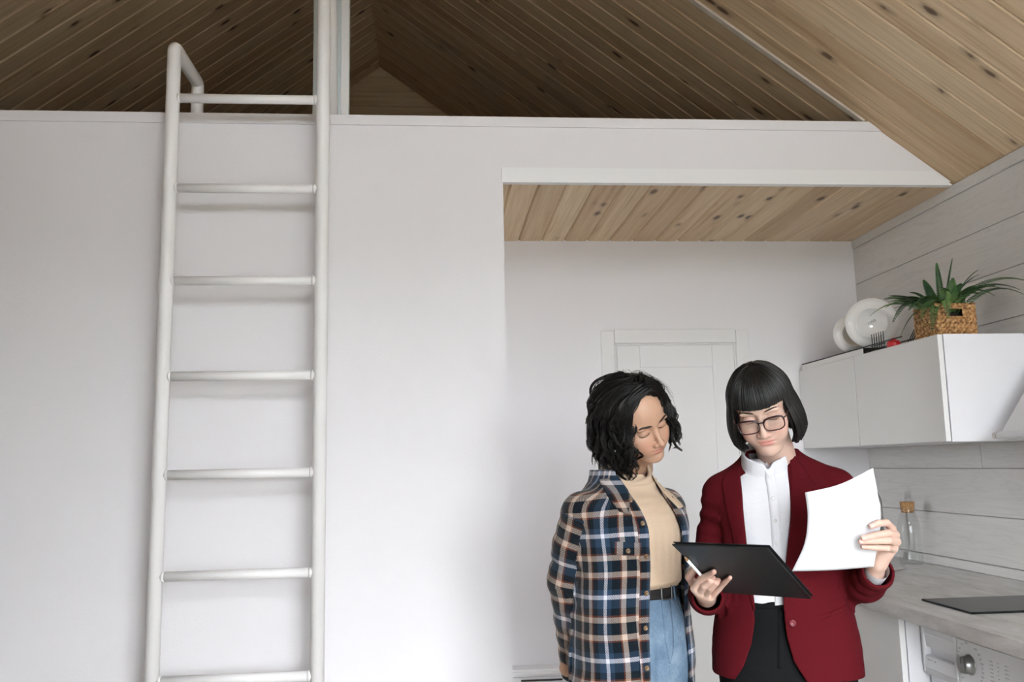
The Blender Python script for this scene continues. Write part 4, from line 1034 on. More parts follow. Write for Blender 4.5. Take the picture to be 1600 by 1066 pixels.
# ================================================================ people
def cat_mesh(parts):
    Vs = []; Qs = []; Cs = []; o = 0
    for V, Q, c in parts:
        Vs.append(V); Qs.append(Q+o); Cs.append(np.tile(np.array(c), (len(V), 1)) if np.ndim(c) == 1 else c); o += len(V)
    return np.concatenate(Vs), np.concatenate(Qs), np.concatenate(Cs)
def hand_mesh(chains, palms, nails, skin, pink, h=.0014):
    """chains: list of (points, radii) finger chains; palms: list of (a,b,ra,rb)"""
    A = np.concatenate([np.array(c[0]) for c in chains]+[np.array([p[0], p[1]]) for p in palms])
    F = Field(A.min(0)-.03, A.max(0)+.03, h)
    for a, b, ra, rb in palms: F.cone(a, b, ra, rb, .010)
    for pts, rad in chains:
        G = Field(F.lo, F.lo+F.h*(F.n-1), h); G.n = F.n
        if G.D.shape != F.D.shape: G.D = np.full(F.D.shape, .06, np.float32)
        for i in range(len(pts)-1): G.cone(pts[i], pts[i+1], rad[i], rad[i+1], .0015 if i else 0)
        for i in range(1, len(pts)-1): G.bump(pts[i], .0055, .0007)
        F.D = smin(F.D, G.D, .0028)
    V, Q = F.mesh(); c = np.tile(np.array(skin), (len(V), 1))
    for pts, rad in chains:
        for q, s, a in ((pts[-1], .010, .55), (pts[1], .007, .3)):
            w = (a*np.exp(-.5*(np.linalg.norm(V-np.array(q), axis=1)/s)**2))[:, None]; c = c*(1-w)+np.array(pink)*w
    return V, Q, c
def coarse_body(stacks, limbs, h=.008):
    lo = np.array([1e9]*3); hi = -lo
    for s in stacks: lo = np.minimum(lo, s.lo); hi = np.maximum(hi, s.hi)
    for pts, rad in limbs:
        for p, r in zip(pts, rad): lo = np.minimum(lo, np.array(p)-r); hi = np.maximum(hi, np.array(p)+r)
    F = Field(lo-.03, hi+.03, h)
    for s in stacks: F.union(s.lo, s.hi, s, .02)
    for pts, rad in limbs: F.chain(pts, rad, .03, .01)
    return F.mesh()
def cloth_field(lo, hi, h, st, arms, grow=0.0, k=.035, wr=.0022, seed=0):
    F = Field(lo, hi, h); F.union(st.lo, st.hi, lambda X, Y, Z: st(X, Y, Z, grow), 0, .08)
    for pts, rad in arms: F.chain(pts, rad, k, .02)
    if wr:
        sl, X, Y, Z = F.all()
        F.D[sl] += (wr*noise3((X, Y, Z*.7), seed, 26)+wr*.6*noise3((X, Y, Z), seed+1, 60)).astype(np.float32)
    return F
def arm_folds(F, pts, rad, n=9, amp=.004, seed=0):
    """soft rings of creases around bent elbows and sleeves"""
    rs = np.random.RandomState(seed)
    for i in range(len(pts)-1):
        a, b = np.array(pts[i]), np.array(pts[i+1]); L = np.linalg.norm(b-a); t = (b-a)/L
        lo = np.minimum(a, b)-.09; hi = np.maximum(a, b)+.09; sl, X, Y, Z = F.sl(lo, hi)
        s = (X-a[0])*t[0]+(Y-a[1])*t[1]+(Z-a[2])*t[2]
        r = np.sqrt(np.maximum(0, (X-a[0])**2+(Y-a[1])**2+(Z-a[2])**2-s*s))
        ph = rs.uniform(0, 6.28); d = rs.normal(size=3)
        w = np.clip(s/.03, 0, 1)*np.clip((L-s)/.03, 0, 1)*(r < max(rad)*1.5)
        F.D[sl] += (amp*w*np.sin(s*2*math.pi/.052+ph+2.2*np.sin((X*d[0]+Y*d[1]+Z*d[2])*16))*.5).astype(np.float32)
def shellify(F, t): F.D = np.maximum(F.D, -(F.D+t))
def end_cut(F, p, d, rad):
    p = np.array(p); d = np.array(d)/np.linalg.norm(d)
    def fn(X, Y, Z):
        t = (X-p[0])*d[0]+(Y-p[1])*d[1]+(Z-p[2])*d[2]
        r = np.sqrt(np.maximum(0, (X-p[0])**2+(Y-p[1])**2+(Z-p[2])**2-t*t))
        return np.maximum(-t, np.maximum(r-rad, t-.06))
    F.cut(p-.08, p+.08, fn, 0, .0)
def grid_patch(F, left, right, n, m, lift, thick, bow=0.0):
    """patch between two (x,z) polylines resting on the front of a field; returns closed thin solid"""
    Lp = lerp_path(left, n); Rp = lerp_path(right, n); top = []; 
    last = None
    for i in range(n):
        for j in range(m):
            u = j/(m-1); x, z = Lp[i]*(1-u)+Rp[i]*u
            y = F.front(x, z)
            if y is None or (last is not None and abs(y-last) > .05): y = last if last is not None else 0
            last = y
            top.append((x, y-lift-bow*math.sin(u*math.pi), z))
    T = np.array(top); B = T.copy(); B[:, 1] += thick
    V = np.concatenate([T, B]); o = n*m; Fc = []
    for i in range(n-1):
        for j in range(m-1):
            a = i*m+j; Fc.append([a, a+m, a+m+1, a+1]); Fc.append([o+a, o+a+1, o+a+m+1, o+a+m])
    bd = [j for j in range(m)]+[i*m+m-1 for i in range(1, n)]+[(n-1)*m+j for j in range(m-2, -1, -1)]+[i*m for i in range(n-2, 0, -1)]
    for q in range(len(bd)):
        a, b = bd[q], bd[(q+1) % len(bd)]; Fc.append([a, b, o+b, o+a])
    return V, np.array(Fc)
def add_uv(me, fn):
    """per-corner cloth coordinates from positions"""
    n = len(me.vertices); co = np.empty(n*3, np.float32); me.vertices.foreach_get('co', co); co = co.reshape(-1, 3)
    nl = len(me.loops); vi = np.empty(nl, np.int32); me.loops.foreach_get('vertex_index', vi)
    nf = len(me.polygons); ls = np.empty(nf, np.int32); lt = np.empty(nf, np.int32); me.polygons.foreach_get('loop_start', ls); me.polygons.foreach_get('loop_total', lt)
    cen = np.empty(nf*3, np.float32); me.polygons.foreach_get('center', cen); cen = cen.reshape(-1, 3)
    face = np.repeat(np.arange(nf), lt)
    uv = fn(co[vi], cen[face]); l = me.uv_layers.new(name='cloth'); l.data.foreach_set('uv', uv.astype(np.float32).ravel())
def button(name, p, d, r, mat, parent, label=None):
    v, f = lathe_data([(.0005, .0022), (r*.62, .0020), (r*.70, .0030), (r*.95, .0028), (r, .0015), (r*.96, 0), (.0005, 0)], 18)
    o = link(name, mesh_data(name, v, f, mat, True), parent, p); o.rotation_euler = Vector(d).to_track_quat('Z', 'Y').to_euler()
    return o
def person(label, loc, rz):
    e = empty('person', loc, (0, 0, rz)); tag(e, label, 'person')
    mw = Matrix.Translation(loc)@Matrix.Rotation(rz, 4, 'Z'); inv = mw.inverted()
    def toL(p): q = inv@Vector(p); return (q.x, q.y, q.z)
    return e, mw, inv, toL
def face_parts(F, hm, e, P):
    """brows and lashes laid on the face"""
    for s in (-1, 1):
        pts = [(s*(.012+.040*t), P['brow_z']+P['arch']*math.sin(min(1, t*1.15)*math.pi*.62)-.003*max(0, t-.75)*4) for t in np.linspace(0, 1, 15)]
        w = [P['brow_w']*(.55+.6*math.sin(min(1, .25+t)*math.pi*.62))*(1-t**2*.88)*min(1, .35+t*4) for t in np.linspace(0, 1, 15)]
        V, Fc = strip_on(F, pts, w, .0016); o = link('eyebrow', mesh_data('eyebrow', xf(V, hm), Fc, M['brow'], True), e)
        cx = s*.0315
        pts = [(cx+.0165*u, P['lid_z']+.0046*u*u-.0012*u*s) for u in np.linspace(-1, 1, 15)]
        w = [.0011*(1-.75*abs(u)**3)*P.get('lash', 1) for u in np.linspace(-1, 1, 15)]
        V, Fc = strip_on(F, pts, w, .0014); link('eyelashes', mesh_data('eyelashes', xf(V, hm), Fc, M['brow'], True), e)
def shoe(e, x, y, ang, mat):
    F = Field((-.07, -.22, -.01), (.07, .11, .12), .006)
    F.ell((0, -.06, .030), (.042, .115, .034), 0); F.ell((0, .035, .045), (.036, .055, .048), .03); F.cone((0, .03, .05), (0, .035, .10), .036, .036, .02)
    sl, X, Y, Z = F.all(); F.D[sl] = np.maximum(F.D[sl], -Z)
    V, Q = F.mesh(); o = link('shoe', np_mesh('shoe', V, Q, mat), e); o.location = (x, y, 0.001); o.rotation_euler = (0, 0, ang); return o

# ---------------------------------------------------------------- woman in the burgundy blazer
eR, mwR, invR, LR = person('person with a black fringe bob, glasses and burgundy blazer, holding clipboard and paper', (.938, 2.43, 0), R(-13))
PR = dict(skull=.077, skin=(.59, .405, .325), blush=(.62, .33, .26), lid=(.53, .33, .28), lips=(.55, .225, .19), lip=1.12, smile=.02, jaw=.90, brow_z=.0175, arch=.0055, brow_w=.0021, lid_z=-.0110, lash=.9)
hmR = invR@head_matrix(Vector((.879, 2.345, 1.478)), R(-24), R(27), R(-9))
FR, V, Q, c = head_mesh(PR)
skR, pkR = (.61, .42, .34), (.66, .33, .27)
# hands (world points -> local)
lh = [([LR(p) for p in q], r) for q, r in (
    ([(1.106, 2.125, 1.161), (1.077, 2.095, 1.177), (1.052, 2.084, 1.177), (1.035, 2.086, 1.171)], [.0092, .0086, .0078, .0066]),
    ([(1.114, 2.125, 1.145), (1.078, 2.092, 1.153), (1.040, 2.086, 1.149), (1.015, 2.091, 1.143)], [.0095, .0088, .0080, .0068]),
    ([(1.119, 2.13, 1.128), (1.080, 2.096, 1.135), (1.038, 2.091, 1.135), (1.011, 2.097, 1.134)], [.0092, .0085, .0076, .0064]),
    ([(1.114, 2.14, 1.11), (1.080, 2.106, 1.116), (1.046, 2.101, 1.119), (1.019, 2.105, 1.121)], [.0086, .0076, .0068, .0056]),
    ([(1.095, 2.175, 1.092), (1.074, 2.158, 1.118), (1.050, 2.140, 1.138), (1.030, 2.128, 1.150)], [.0120, .0100, .0090, .0074]))]
palmL = [(LR(a), LR(b), ra, rb) for a, b, ra, rb in (
    ((1.106, 2.128, 1.158), (1.090, 2.178, 1.078), .0105, .0165), ((1.113, 2.130, 1.143), (1.092, 2.180, 1.076), .0110, .0165), ((1.117, 2.134, 1.127), (1.095, 2.184, 1.074), .0105, .0165), ((1.112, 2.143, 1.110), (1.096, 2.188, 1.072), .0100, .0165),
    ((1.092, 2.185, 1.072), (1.096, 2.215, 1.045), .0215, .0225), ((1.096, 2.215, 1.045), (1.108, 2.31, 1.012), .0225, .029))]
rh = [([LR(p) for p in q], r) for q, r in (
    ([(.640, 2.244, 1.020), (.650, 2.212, 1.045), (.660, 2.186, 1.056), (.665, 2.156, 1.067)], [.0092, .0086, .0078, .0066]),
    ([(.655, 2.250, 1.008), (.657, 2.213, 1.028), (.666, 2.193, 1.042), (.676, 2.200, 1.046)], [.0095, .0089, .0082, .0070]),
    ([(.672, 2.258, .999), (.673, 2.212, 1.021), (.680, 2.190, 1.037), (.688, 2.198, 1.041)], [.0092, .0085, .0078, .0066]),
    ([(.690, 2.264, .993), (.699, 2.229, 1.017), (.704, 2.199, 1.035), (.7055, 2.160, 1.052)], [.0084, .0075, .0067, .0056]),
    ([(.672, 2.312, 1.000), (.640, 2.285, 1.040), (.652, 2.255, 1.075), (.668, 2.230, 1.090)], [.0125, .0105, .0090, .0075]))]
palmR = [(LR(a), LR(b), ra, rb) for a, b, ra, rb in (
    ((.642, 2.248, 1.017), (.688, 2.318, .985), .0110, .0165), ((.656, 2.253, 1.006), (.692, 2.322, .982), .0115, .0165), ((.672, 2.260, .998), (.697, 2.324, .980), .0110, .0165), ((.689, 2.266, .992), (.702, 2.326, .979), .0105, .0160),
    ((.692, 2.322, .982), (.705, 2.37, .980), .0225, .0230), ((.705, 2.37, .980), (.722, 2.44, .985), .0230, .029))]
V1, Q1, c1 = hand_mesh(lh, palmL, None, skR, pkR); V2, Q2, c2 = hand_mesh(rh, palmR, None, skR, pkR)
torsoR = smooth_table([(.74, 0, .0, .145, .10), (.85, 0, .0, .150, .105), (.98, 0, .0, .115, .085), (1.10, 0, .0, .12, .085), (1.20, 0, .0, .135, .085), (1.28, 0, .02, .12, .06), (1.33, 0, .035, .055, .05)])
elR = LR((.742, 2.455, .985)); elL = LR((1.126, 2.45, .985))
V3, Q3 = coarse_body([stack(torsoR)], [
    ([(-.12, .015, 1.225), (-.165, .020, 1.12), elR, LR((.705, 2.37, .980))], [.034, .034, .030, .025]), ([(.14, .015, 1.235), (.185, .015, 1.12), elL, LR((1.100, 2.23, 1.04))], [.034, .034, .030, .025]),
    ([(-.08, 0, .80), (-.085, -.005, .45), (-.085, .02, .09)], [.075, .048, .032]), ([(.08, 0, .80), (.085, -.005, .45), (.085, .02, .09)], [.075, .048, .032])])
VB, QB, CB = cat_mesh([(xf(V, hmR), Q, c), (V1, Q1, c1), (V2, Q2, c2), (V3, Q3, skR)])
link('body', np_mesh('body', VB, QB, M['skin'], True, CB), eR)
face_parts(FR, hmR, eR, PR)
V, Q = hair_bob(); link('hair', np_mesh('hair', xf(V, hmR), Q, M['hair_fine']), eR)
# finger nails
def nails(chains, mat, e, ref):
    for pts, rad in chains[:4]:
        a, b = Vector(pts[-2]), Vector(pts[-1]); t = (b-a).normalized(); n = (Vector(ref)-t*t.dot(Vector(ref))).normalized(); s = t.cross(n)
        v = []; f = []
        for i in range(4):
            for j in range(5):
                u = (j-2)/2*.85; w = i/3
                p = b+t*(rad[-1]*(-.75+1.45*w))+(n*math.cos(u)+s*math.sin(u))*(rad[-1]*(1.06-.10*w*w)); v.append(tuple(p))
        for i in range(3):
            for j in range(4): f.append([i*5+j, i*5+j+1, i*5+j+6, i*5+j+5])
        link('fingernail', mesh_data('fingernail', v, f, mat, True), e)
M['nail'] = simple('nail', (.70, .44, .38), .25, .5)
vl = invR.to_3x3()@Vector((-.15, -1, .25)); nails(lh, M['nail'], eR, vl); nails([rh[0], rh[3], rh[0], rh[3]][:2], M['nail'], eR, invR.to_3x3()@Vector((-.1, -.85, .5)))
# glasses
gl = bpy.data.objects.new('glasses', None); COL.objects.link(gl); gl.parent = eR; gl['label'] = 'dark-framed rectangular glasses'
M['frame'] = simple('dark_plum_acetate', (.030, .010, .014), .2, .5, coat=.3)
def lens_loop(s, n=40):
    out = []
    for k in range(n):
        a = 2*math.pi*k/n; ca, sa = math.cos(a), math.sin(a); ex = 3.2
        u = math.copysign(abs(ca)**(2/ex), ca); w = math.copysign(abs(sa)**(2/ex), sa)
        x = s*(.0325+.0262*u); z = -.0125+.0178*w+.0022*u*(1 if w > 0 else .2)
        y = -.1005+.0035*abs(u)**2*(1 if u > 0 else .3)-.006*(w*-.25)
        out.append((x, y, z))
    return out
for s in (-1, 1):
    lp = lens_loop(s); rr_ = [(.0027 if p[2] > -.008 else .0016) for p in lp]
    v, f = tube_data(lp, rr_, 8, closed=True); link('rim', mesh_data('rim', xf(v, hmR), f, M['frame'], True), gl)
    v = list(lp); link('lens', mesh_data('lens', xf([(p[0], p[1]+.0003, p[2]) for p in v], hmR), [list(range(len(v)))], M['pane']), gl)
    v, f = tube_data(rounded_path([(s*.0585, -.0960, -.0020), (s*.0665, -.090, -.001), (s*.0760, -.02, .000), (s*.0765, .02, -.004), (s*.073, .035, -.022)], .01, 4), .0021, 8); link('temple', mesh_data('temple', xf(v, hmR), f, M['frame'], True), gl)
v, f = tube_data([(-.0075, -.1015, -.006), (-.0035, -.1035, -.0035), (0, -.1045, -.003), (.0035, -.1035, -.0035), (.0075, -.1015, -.006)], .0019, 8); link('bridge', mesh_data('bridge', xf(v, hmR), f, M['frame'], True), gl)
# blouse: torso, stand collar
blR = stack(smooth_table([(.90, 0, -.005, .140, .100), (1.0, 0, -.008, .140, .100), (1.10, 0, -.010, .142, .106), (1.18, 0, -.010, .148, .108), (1.25, 0, .000, .150, .092), (1.295, 0, .018, .110, .072), (1.325, 0, .030, .070, .062), (1.335, 0, .032, .064, .060)]))
FB = cloth_field((-.19, -.15, .88), (.19, .14, 1.41), .0029, blR, [], 0, 0, .0012, 3)
ca = Vector(LR((.916, 2.440, 1.296))); cb_ = Vector(LR((.904, 2.412, 1.362)))
def ringfn(a, b, ra, rb, t, notch=None, dip=0.0):
    a = np.array(a); b = np.array(b); d = b-a; L = np.linalg.norm(d); d = d/L
    def fn(X, Y, Z):
        s = (X-a[0])*d[0]+(Y-a[1])*d[1]+(Z-a[2])*d[2]
        r = np.sqrt(np.maximum(1e-9, (X-a[0])**2+(Y-a[1])**2+(Z-a[2])**2-s*s))
        rad = ra+(rb-ra)*s/L
        fx = 0
        top = L
        if notch is not None: top = L-notch[1]*np.exp(-((X-notch[0])/notch[2])**2)*(Y < a[1])+.010*(Y-a[1])/.06
        if dip: top = top-dip*np.clip((a[1]-Y+.02)/.08, 0, 1)
        return np.maximum(np.abs(r-rad)-t, np.maximum(s-top, -s-.01))
    return fn
nx = LR((.888, 2.34, 1.32))[0]
FB.union((-.12, -.12, 1.26), (.12, .14, 1.40), ringfn(ca, cb_, .064, .0575, .0036, (nx, .020, .010)), .004)
for zz in (1.05, 1.0, .96):
    FB.bump((.03, -.1, zz), (.05, .05, .006), .002)
V, Q = FB.mesh(); bl = link('blouse', np_mesh('blouse', V, Q, M['blouse']), eR)
# placket with pearl buttons
zs = [1.312, 1.28, 1.24, 1.19, 1.14, 1.09, 1.04, .99, .95]
V, Q = grid_patch(FB, [(-.010+nx*.9, z) for z in zs], [(.016+nx*.9, z) for z in zs], 30, 4, .0016, .003); link('placket', np_mesh('placket', V, Q, M['blouse']), bl)
for z in (1.322, 1.290, 1.232, 1.174, 1.116):
    x = nx*.9+.002; y = FB.front(x, z); button('button', (x, (y or -.1)-.0022, z), (0, -1, .1), .0052, M['pearl'], bl)
# trousers
trR = stack(smooth_table([(.70, 0, .0, .140, .085), (.75, 0, .0, .158, .110), (.81, 0, .0, .164, .117), (.90, 0, -.002, .148, .110), (.985, 0, -.004, .132, .098)]))
F = Field((-.2, -.16, .0), (.2, .16, 1.0), .006); F.union(trR.lo, trR.hi, trR, 0)
for s in (-1, 1): F.chain([(s*.085, 0, .78), (s*.092, -.01, .45), (s*.09, .01, .06)], [.088, .072, .064], .05, .03)
sl, X, Y, Z = F.all(); F.D[sl] = np.maximum(F.D[sl], .045-Z); F.D[sl] += (.003*noise3((X, Y, Z*.5), 5, 24)).astype(np.float32)
V, Q = F.mesh(); tr = link('trousers', np_mesh('trousers', V, Q, M['trouser']), eR)
V, Q = grid_patch(F, [(-.12, .975), (-.12, .955), (-.12, .945)], [(.12, .975), (.12, .955), (.12, .945)], 4, 26, .002, .003); link('waistband', np_mesh('waistband', V, Q, M['trouser']), tr)
V, Q = grid_patch(F, [(nx*.9-.004, .945), (nx*.9-.008, .88), (nx*.9-.014, .80)], [(nx*.9+.010, .945), (nx*.9+.008, .88), (nx*.9+.004, .80)], 16, 3, .0015, .002); link('fly', np_mesh('fly', V, Q, M['trouser']), tr)
for s in (-1, 1): shoe(eR, s*.09, .0, s*.15, M['shoe'])
# blazer
bzt = stack(smooth_table([(.765, 0, .0, .197, .136), (.85, 0, .0, .192, .133), (.95, 0, -.004, .176, .126), (1.03, 0, -.008, .165, .122), (1.10, 0, -.010, .163, .124), (1.18, 0, -.008, .168, .122), (1.23, 0, .002, .172, .108), (1.262, 0, .012, .160, .092), (1.290, 0, .022, .122, .080), (1.320, 0, .030, .085, .072), (1.345, -.004, .034, .073, .068), (1.356, -.006, .036, .070, .066)]))
armR = ([(-.148, .012, 1.240), (-.168, .020, 1.12), elR, LR((.708, 2.36, .982)), LR((.686, 2.29, .990))], [.050, .050, .050, .045, .041])
armL = ([(.166, .012, 1.248), (.192, .015, 1.13), elL, LR((1.112, 2.30, 1.010)), LR((1.096, 2.185, 1.055))], [.050, .050, .050, .046, .041])
FZ = cloth_field((-.31, -.33, .745), (.33, .20, 1.375), .0036, bzt, [armR, armL], 0, .03, .0016, 9)
FZ.cone((-.058, .034, 1.318), (-.140, .016, 1.252), .034, .042, .03); FZ.cone((.058, .034, 1.322), (.158, .016, 1.262), .034, .042, .03)
arm_folds(FZ, *armR, amp=.005, seed=1); arm_folds(FZ, *armL, amp=.005, seed=2)
solidZ = FZ.D.copy(); shellify(FZ, .0075)
FS = Field(FZ.lo, FZ.lo+FZ.h*(FZ.n-1), FZ.h); FS.D = solidZ; FS.n = FZ.n
end_cut(FZ, LR((.684, 2.285, .990)), np.array(LR((.684, 2.285, .990)))-np.array(LR((.700, 2.36, .982))), .062)
end_cut(FZ, LR((1.096, 2.195, 1.052)), np.array(LR((1.096, 2.19, 1.054)))-np.array(LR((1.112, 2.30, 1.010))), .062)
def edge_local(pts, Y):   # world X,Z on a depth plane -> local x over z
    q = np.array([LR((x, Y, z)) for x, z in pts]); o = np.argsort(q[:, 2]); return q[o, 2], q[o, 0]
zl, xl = edge_local([(.826, 1.36), (.808, 1.30), (.802, 1.20), (.806, 1.10), (.816, .98), (.818, .92), (.806, .86), (.782, .80), (.755, .76)], 2.31)
zr, xr = edge_local([(.948, 1.37), (.940, 1.30), (.930, 1.20), (.912, 1.10), (.897, 1.0), (.893, .93), (.896, .88), (.910, .82), (.945, .76)], 2.31)
sl, X, Y, Z = FZ.all()
op = np.maximum(np.maximum(np.interp(Z, zl, xl)-X, X-np.interp(Z, zr, xr)), Y+.035+.10*np.clip(Z-1.30, 0, 1)*-8)
FZ.D[sl] = np.maximum(FZ.D[sl], -op)
V, Q = FZ.mesh(); bz = link('blazer', np_mesh('blazer', V, Q, M['burgundy']), eR)
# lapels, collar, pocket flap, buttons
def edgeL(z): return float(np.interp(z, zl, xl))
def edgeR(z): return float(np.interp(z, zr, xr))
zz_ = [1.318, 1.302, 1.282, 1.262, 1.24, 1.19, 1.12, 1.05, .985, .945]
ow = [.020, .032, .046, .050, .046, .040, .030, .020, .010, .003]
V, Q = grid_patch(FS, [(edgeL(z)-w, z) for z, w in zip(zz_, ow)], [(edgeL(z)+.002, z) for z in zz_], 44, 8, .0030, .0026, .002); link('lapel', np_mesh('lapel', V, Q, M['burgundy']), bz)
V, Q = grid_patch(FS, [(edgeR(z)-.002, z) for z in zz_], [(edgeR(z)+w, z) for z, w in zip(zz_, [.024, .042, .058, .070, .062, .050, .038, .026, .013, .003])], 44, 8, .0030, .0026, .002); link('lapel', np_mesh('lapel', V, Q, M['burgundy']), bz)
for sgn, ed in ((1, edgeR),):
    z4 = [1.338, 1.320, 1.300, 1.280]; w4 = [.020, .034, .046, .054]
    a_ = [(ed(z)+sgn*.004, z) for z in z4]; b_ = [(ed(z)+sgn*w, z+.004) for z, w in zip(z4, w4)]
    V, Q = grid_patch(FS, a_ if sgn > 0 else b_, b_ if sgn > 0 else a_, 14, 8, .0062, .0026); link('collar', np_mesh('collar', V, Q, M['burgundy']), bz)
pc = LR((1.010, 2.30, .942))
V, Q = grid_patch(FS, [(pc[0]-.030, .932), (pc[0]-.030, .926), (pc[0]-.031, .920)], [(pc[0]+.055, .955), (pc[0]+.055, .949), (pc[0]+.055, .943)], 6, 14, .0030, .0028); link('pocket_welt', np_mesh('pocket_welt', V, Q, M['burgundy']), bz)
bx_ = LR((.910, 2.30, .915))[0]; by_ = FS.front(bx_, .915)
button('button', (bx_, by_-.002, .915), (0, -1, 0), .0085, M['red_button'], bz)
# shirt cuff showing inside the sleeve
v, f = tube_data([LR((1.106, 2.27, 1.020)), LR((1.099, 2.215, 1.044)), LR((1.096, 2.190, 1.058))], [.029, .0272, .0268], 24, False); link('shirt_cuff', mesh_data('shirt_cuff', v, f, M['blouse'], True), bl)
# ================================================================ what the woman in the blazer holds
A_, B_, C_, D_ = [Vector(p) for p in ((.550, 2.096, 1.142), (.724, 1.945, 1.142), (.904, 2.153, .999), (.730, 2.304, .999))]
def board_mesh(A, B, C, D, t, off):
    n = (B-A).cross(D-A).normalized()
    if n.y > 0: n = -n
    lo = [p+n*off for p in (A, B, C, D)]; hi = [p+n*(off+t) for p in (A, B, C, D)]
    bm = bmesh.new(); v = [bm.verts.new(p) for p in lo+hi]
    for q in ([0, 1, 2, 3], [7, 6, 5, 4], [0, 4, 5, 1], [1, 5, 6, 2], [2, 6, 7, 3], [3, 7, 4, 0]): bm.faces.new([v[i] for i in q])
    bmesh.ops.recalc_face_normals(bm, faces=bm.faces); bmesh.ops.bevel(bm, geom=bm.edges[:], offset=.0008, segments=2, affect='EDGES')
    return bm
M['board'] = simple('black_card_cover', (.012, .013, .0135), .42, .45, bump=.25, bscale=300)
cbd = thing('clipboard', 'thin black clipboard folder tilted in the hand over the blazer', 'clipboard', (.727, 2.12, 1.07))
under(bm_obj('back_cover', board_mesh(A_, B_, C_, D_, .0035, 0), M['board']), cbd)
e1, e2 = (B_-A_).normalized(), (D_-A_).normalized(); nn_ = (B_-A_).cross(D_-A_).normalized(); nn_ = -nn_ if nn_.y > 0 else nn_
q = [A_+e1*.010+e2*.008, B_-e1*.006+e2*.008, C_-e1*.006-e2*.01, D_+e1*.010-e2*.01]
M['paper'] = simple('white_paper', (.69, .69, .72), .6, .3)
under(bm_obj('front_cover', board_mesh(*[p-nn_*.0055 for p in (A_+e1*.001, B_+e1*.004, C_+e1*.004, D_+e1*.001)], .0012, 0), M['board']), cbd)
# sheet inside the folder
ins = bm_obj('document', board_mesh(*[p-nn_*.0012 for p in q], .0006, 0), M['paper']); tag(ins, 'white document lying inside the black clipboard folder', 'document')
# the lifted page, gently curled
rows = [[(.882, 2.10, 1.253), (.949, 2.055, 1.272), (1.021, 2.03, 1.309)], [(.895, 2.125, 1.194), (.970, 2.09, 1.213), (1.046, 2.065, 1.242)],
        [(.897, 2.16, 1.127), (.978, 2.125, 1.140), (1.064, 2.10, 1.169)], [(.877, 2.20, 1.057), (.969, 2.175, 1.060), (1.064, 2.15, 1.068)]]
G = np.array([lerp_path(r_, 18) for r_ in rows]); G = np.stack([lerp_path(G[:, j], 26) for j in range(18)], 1)
v = G.reshape(-1, 3); f = [[i*18+j, i*18+j+1, (i+1)*18+j+1, (i+1)*18+j] for i in range(25) for j in range(17)]
pg = link('paper_sheet', mesh_data('paper_sheet', v, f, M['paper'], True)); md = pg.modifiers.new('thickness', 'SOLIDIFY'); md.thickness = .0004
tag(pg, 'blank white paper sheet held up beside the burgundy blazer', 'paper')
# pencil under the index finger
pcl = thing('pencil', 'white pencil with a sharpened wooden tip under the index finger', 'pencil', (.63, 2.19, 1.07))
pa, pb_ = Vector((.5875, 2.131, 1.1075)), Vector((.700, 2.276, 1.0070)); dd = (pb_-pa).normalized()
M['pencil_wood'] = simple('pencil_wood', (.50, .27, .13), .6, .3)
under(tube('barrel', [pa+dd*.018, pb_], .0040, M['white'], None, 6), pcl)
under(tube('wood_tip', [pa, pa+dd*.004, pa+dd*.0185], [.0005, .0012, .0039], M['pencil_wood'], None, 10), pcl)
# ================================================================ woman in the checked shirt
eL, mwL, invL, LL = person('person with curly black hair, checked flannel shirt, beige roll-neck and jeans', (.537, 2.52, 0), R(23))
PL = dict(skull=.080, skin=(.465, .28, .19), blush=(.46, .22, .15), lid=(.33, .18, .125), lips=(.40, .165, .13), lip=.95, smile=.06, jaw=.95, brow_z=.0165, arch=.0050, brow_w=.0034, lid_z=-.0112, lash=1.7)
skL, pkL = (.465, .28, .19), (.55, .28, .2)
hmL = invL@head_matrix(Vector((.560, 2.475, 1.458)), R(31), R(25), R(-28))
FL, V, Q, c = head_mesh(PL)
shR, elb, wrR = (-.150, .012, 1.222), LL((.366, 2.545, 1.01)), LL((.398, 2.635, .735))
shL_, elbL, wrL = (.150, .012, 1.222), (.196, .075, 1.00), (.120, .165, .85)
hR = LL((.47, 2.70, .68))
tL = smooth_table([(.74, 0, .0, .142, .10), (.85, 0, .0, .148, .105), (.98, 0, .0, .115, .085), (1.10, 0, .0, .12, .085), (1.17, 0, .0, .125, .080), (1.22, 0, .02, .10, .06), (1.28, 0, .035, .05, .045)])
V3, Q3 = coarse_body([stack(tL)], [([(-.115, .015, 1.19), elb, wrR], [.034, .032, .025]), ([(.115, .015, 1.19), elbL, wrL], [.034, .032, .025]),
    ([(-.08, 0, .80), (-.085, -.005, .45), (-.085, .02, .09)], [.075, .048, .032]), ([(.08, 0, .80), (.085, -.005, .45), (.085, .02, .09)], [.075, .048, .032])])
# her hands rest behind her back
def back_hand(w, d, side):
    w = np.array(w, float); d = np.array(d, float); d /= np.linalg.norm(d); s = np.array(side, float); s -= d*(s@d); s /= np.linalg.norm(s); n = np.cross(d, s); k = w+d*.085
    ch = []
    for o, l in ((-.024, .068), (-.008, .076), (.008, .071), (.024, .056)):
        b0 = k+s*o; ch.append(([tuple(b0), tuple(b0+d*l*.45+n*.008), tuple(b0+d*l*.78+n*.020), tuple(b0+d*l+n*.034)], [.0088, .0082, .0074, .006]))
    t0 = w+d*.03-s*.022; ch.append(([tuple(t0), tuple(t0+d*.03-s*.018), tuple(t0+d*.055-s*.024), tuple(t0+d*.075-s*.022)], [.012, .010, .009, .007]))
    pl = [(tuple(w+s*o*.5), tuple(k+s*o), .016, .0105) for o in (-.024, -.008, .008, .024)]+[(tuple(w-d*.05), tuple(w), .024, .020)]
    return hand_mesh(ch, pl, None, skL, pkL, .0024)
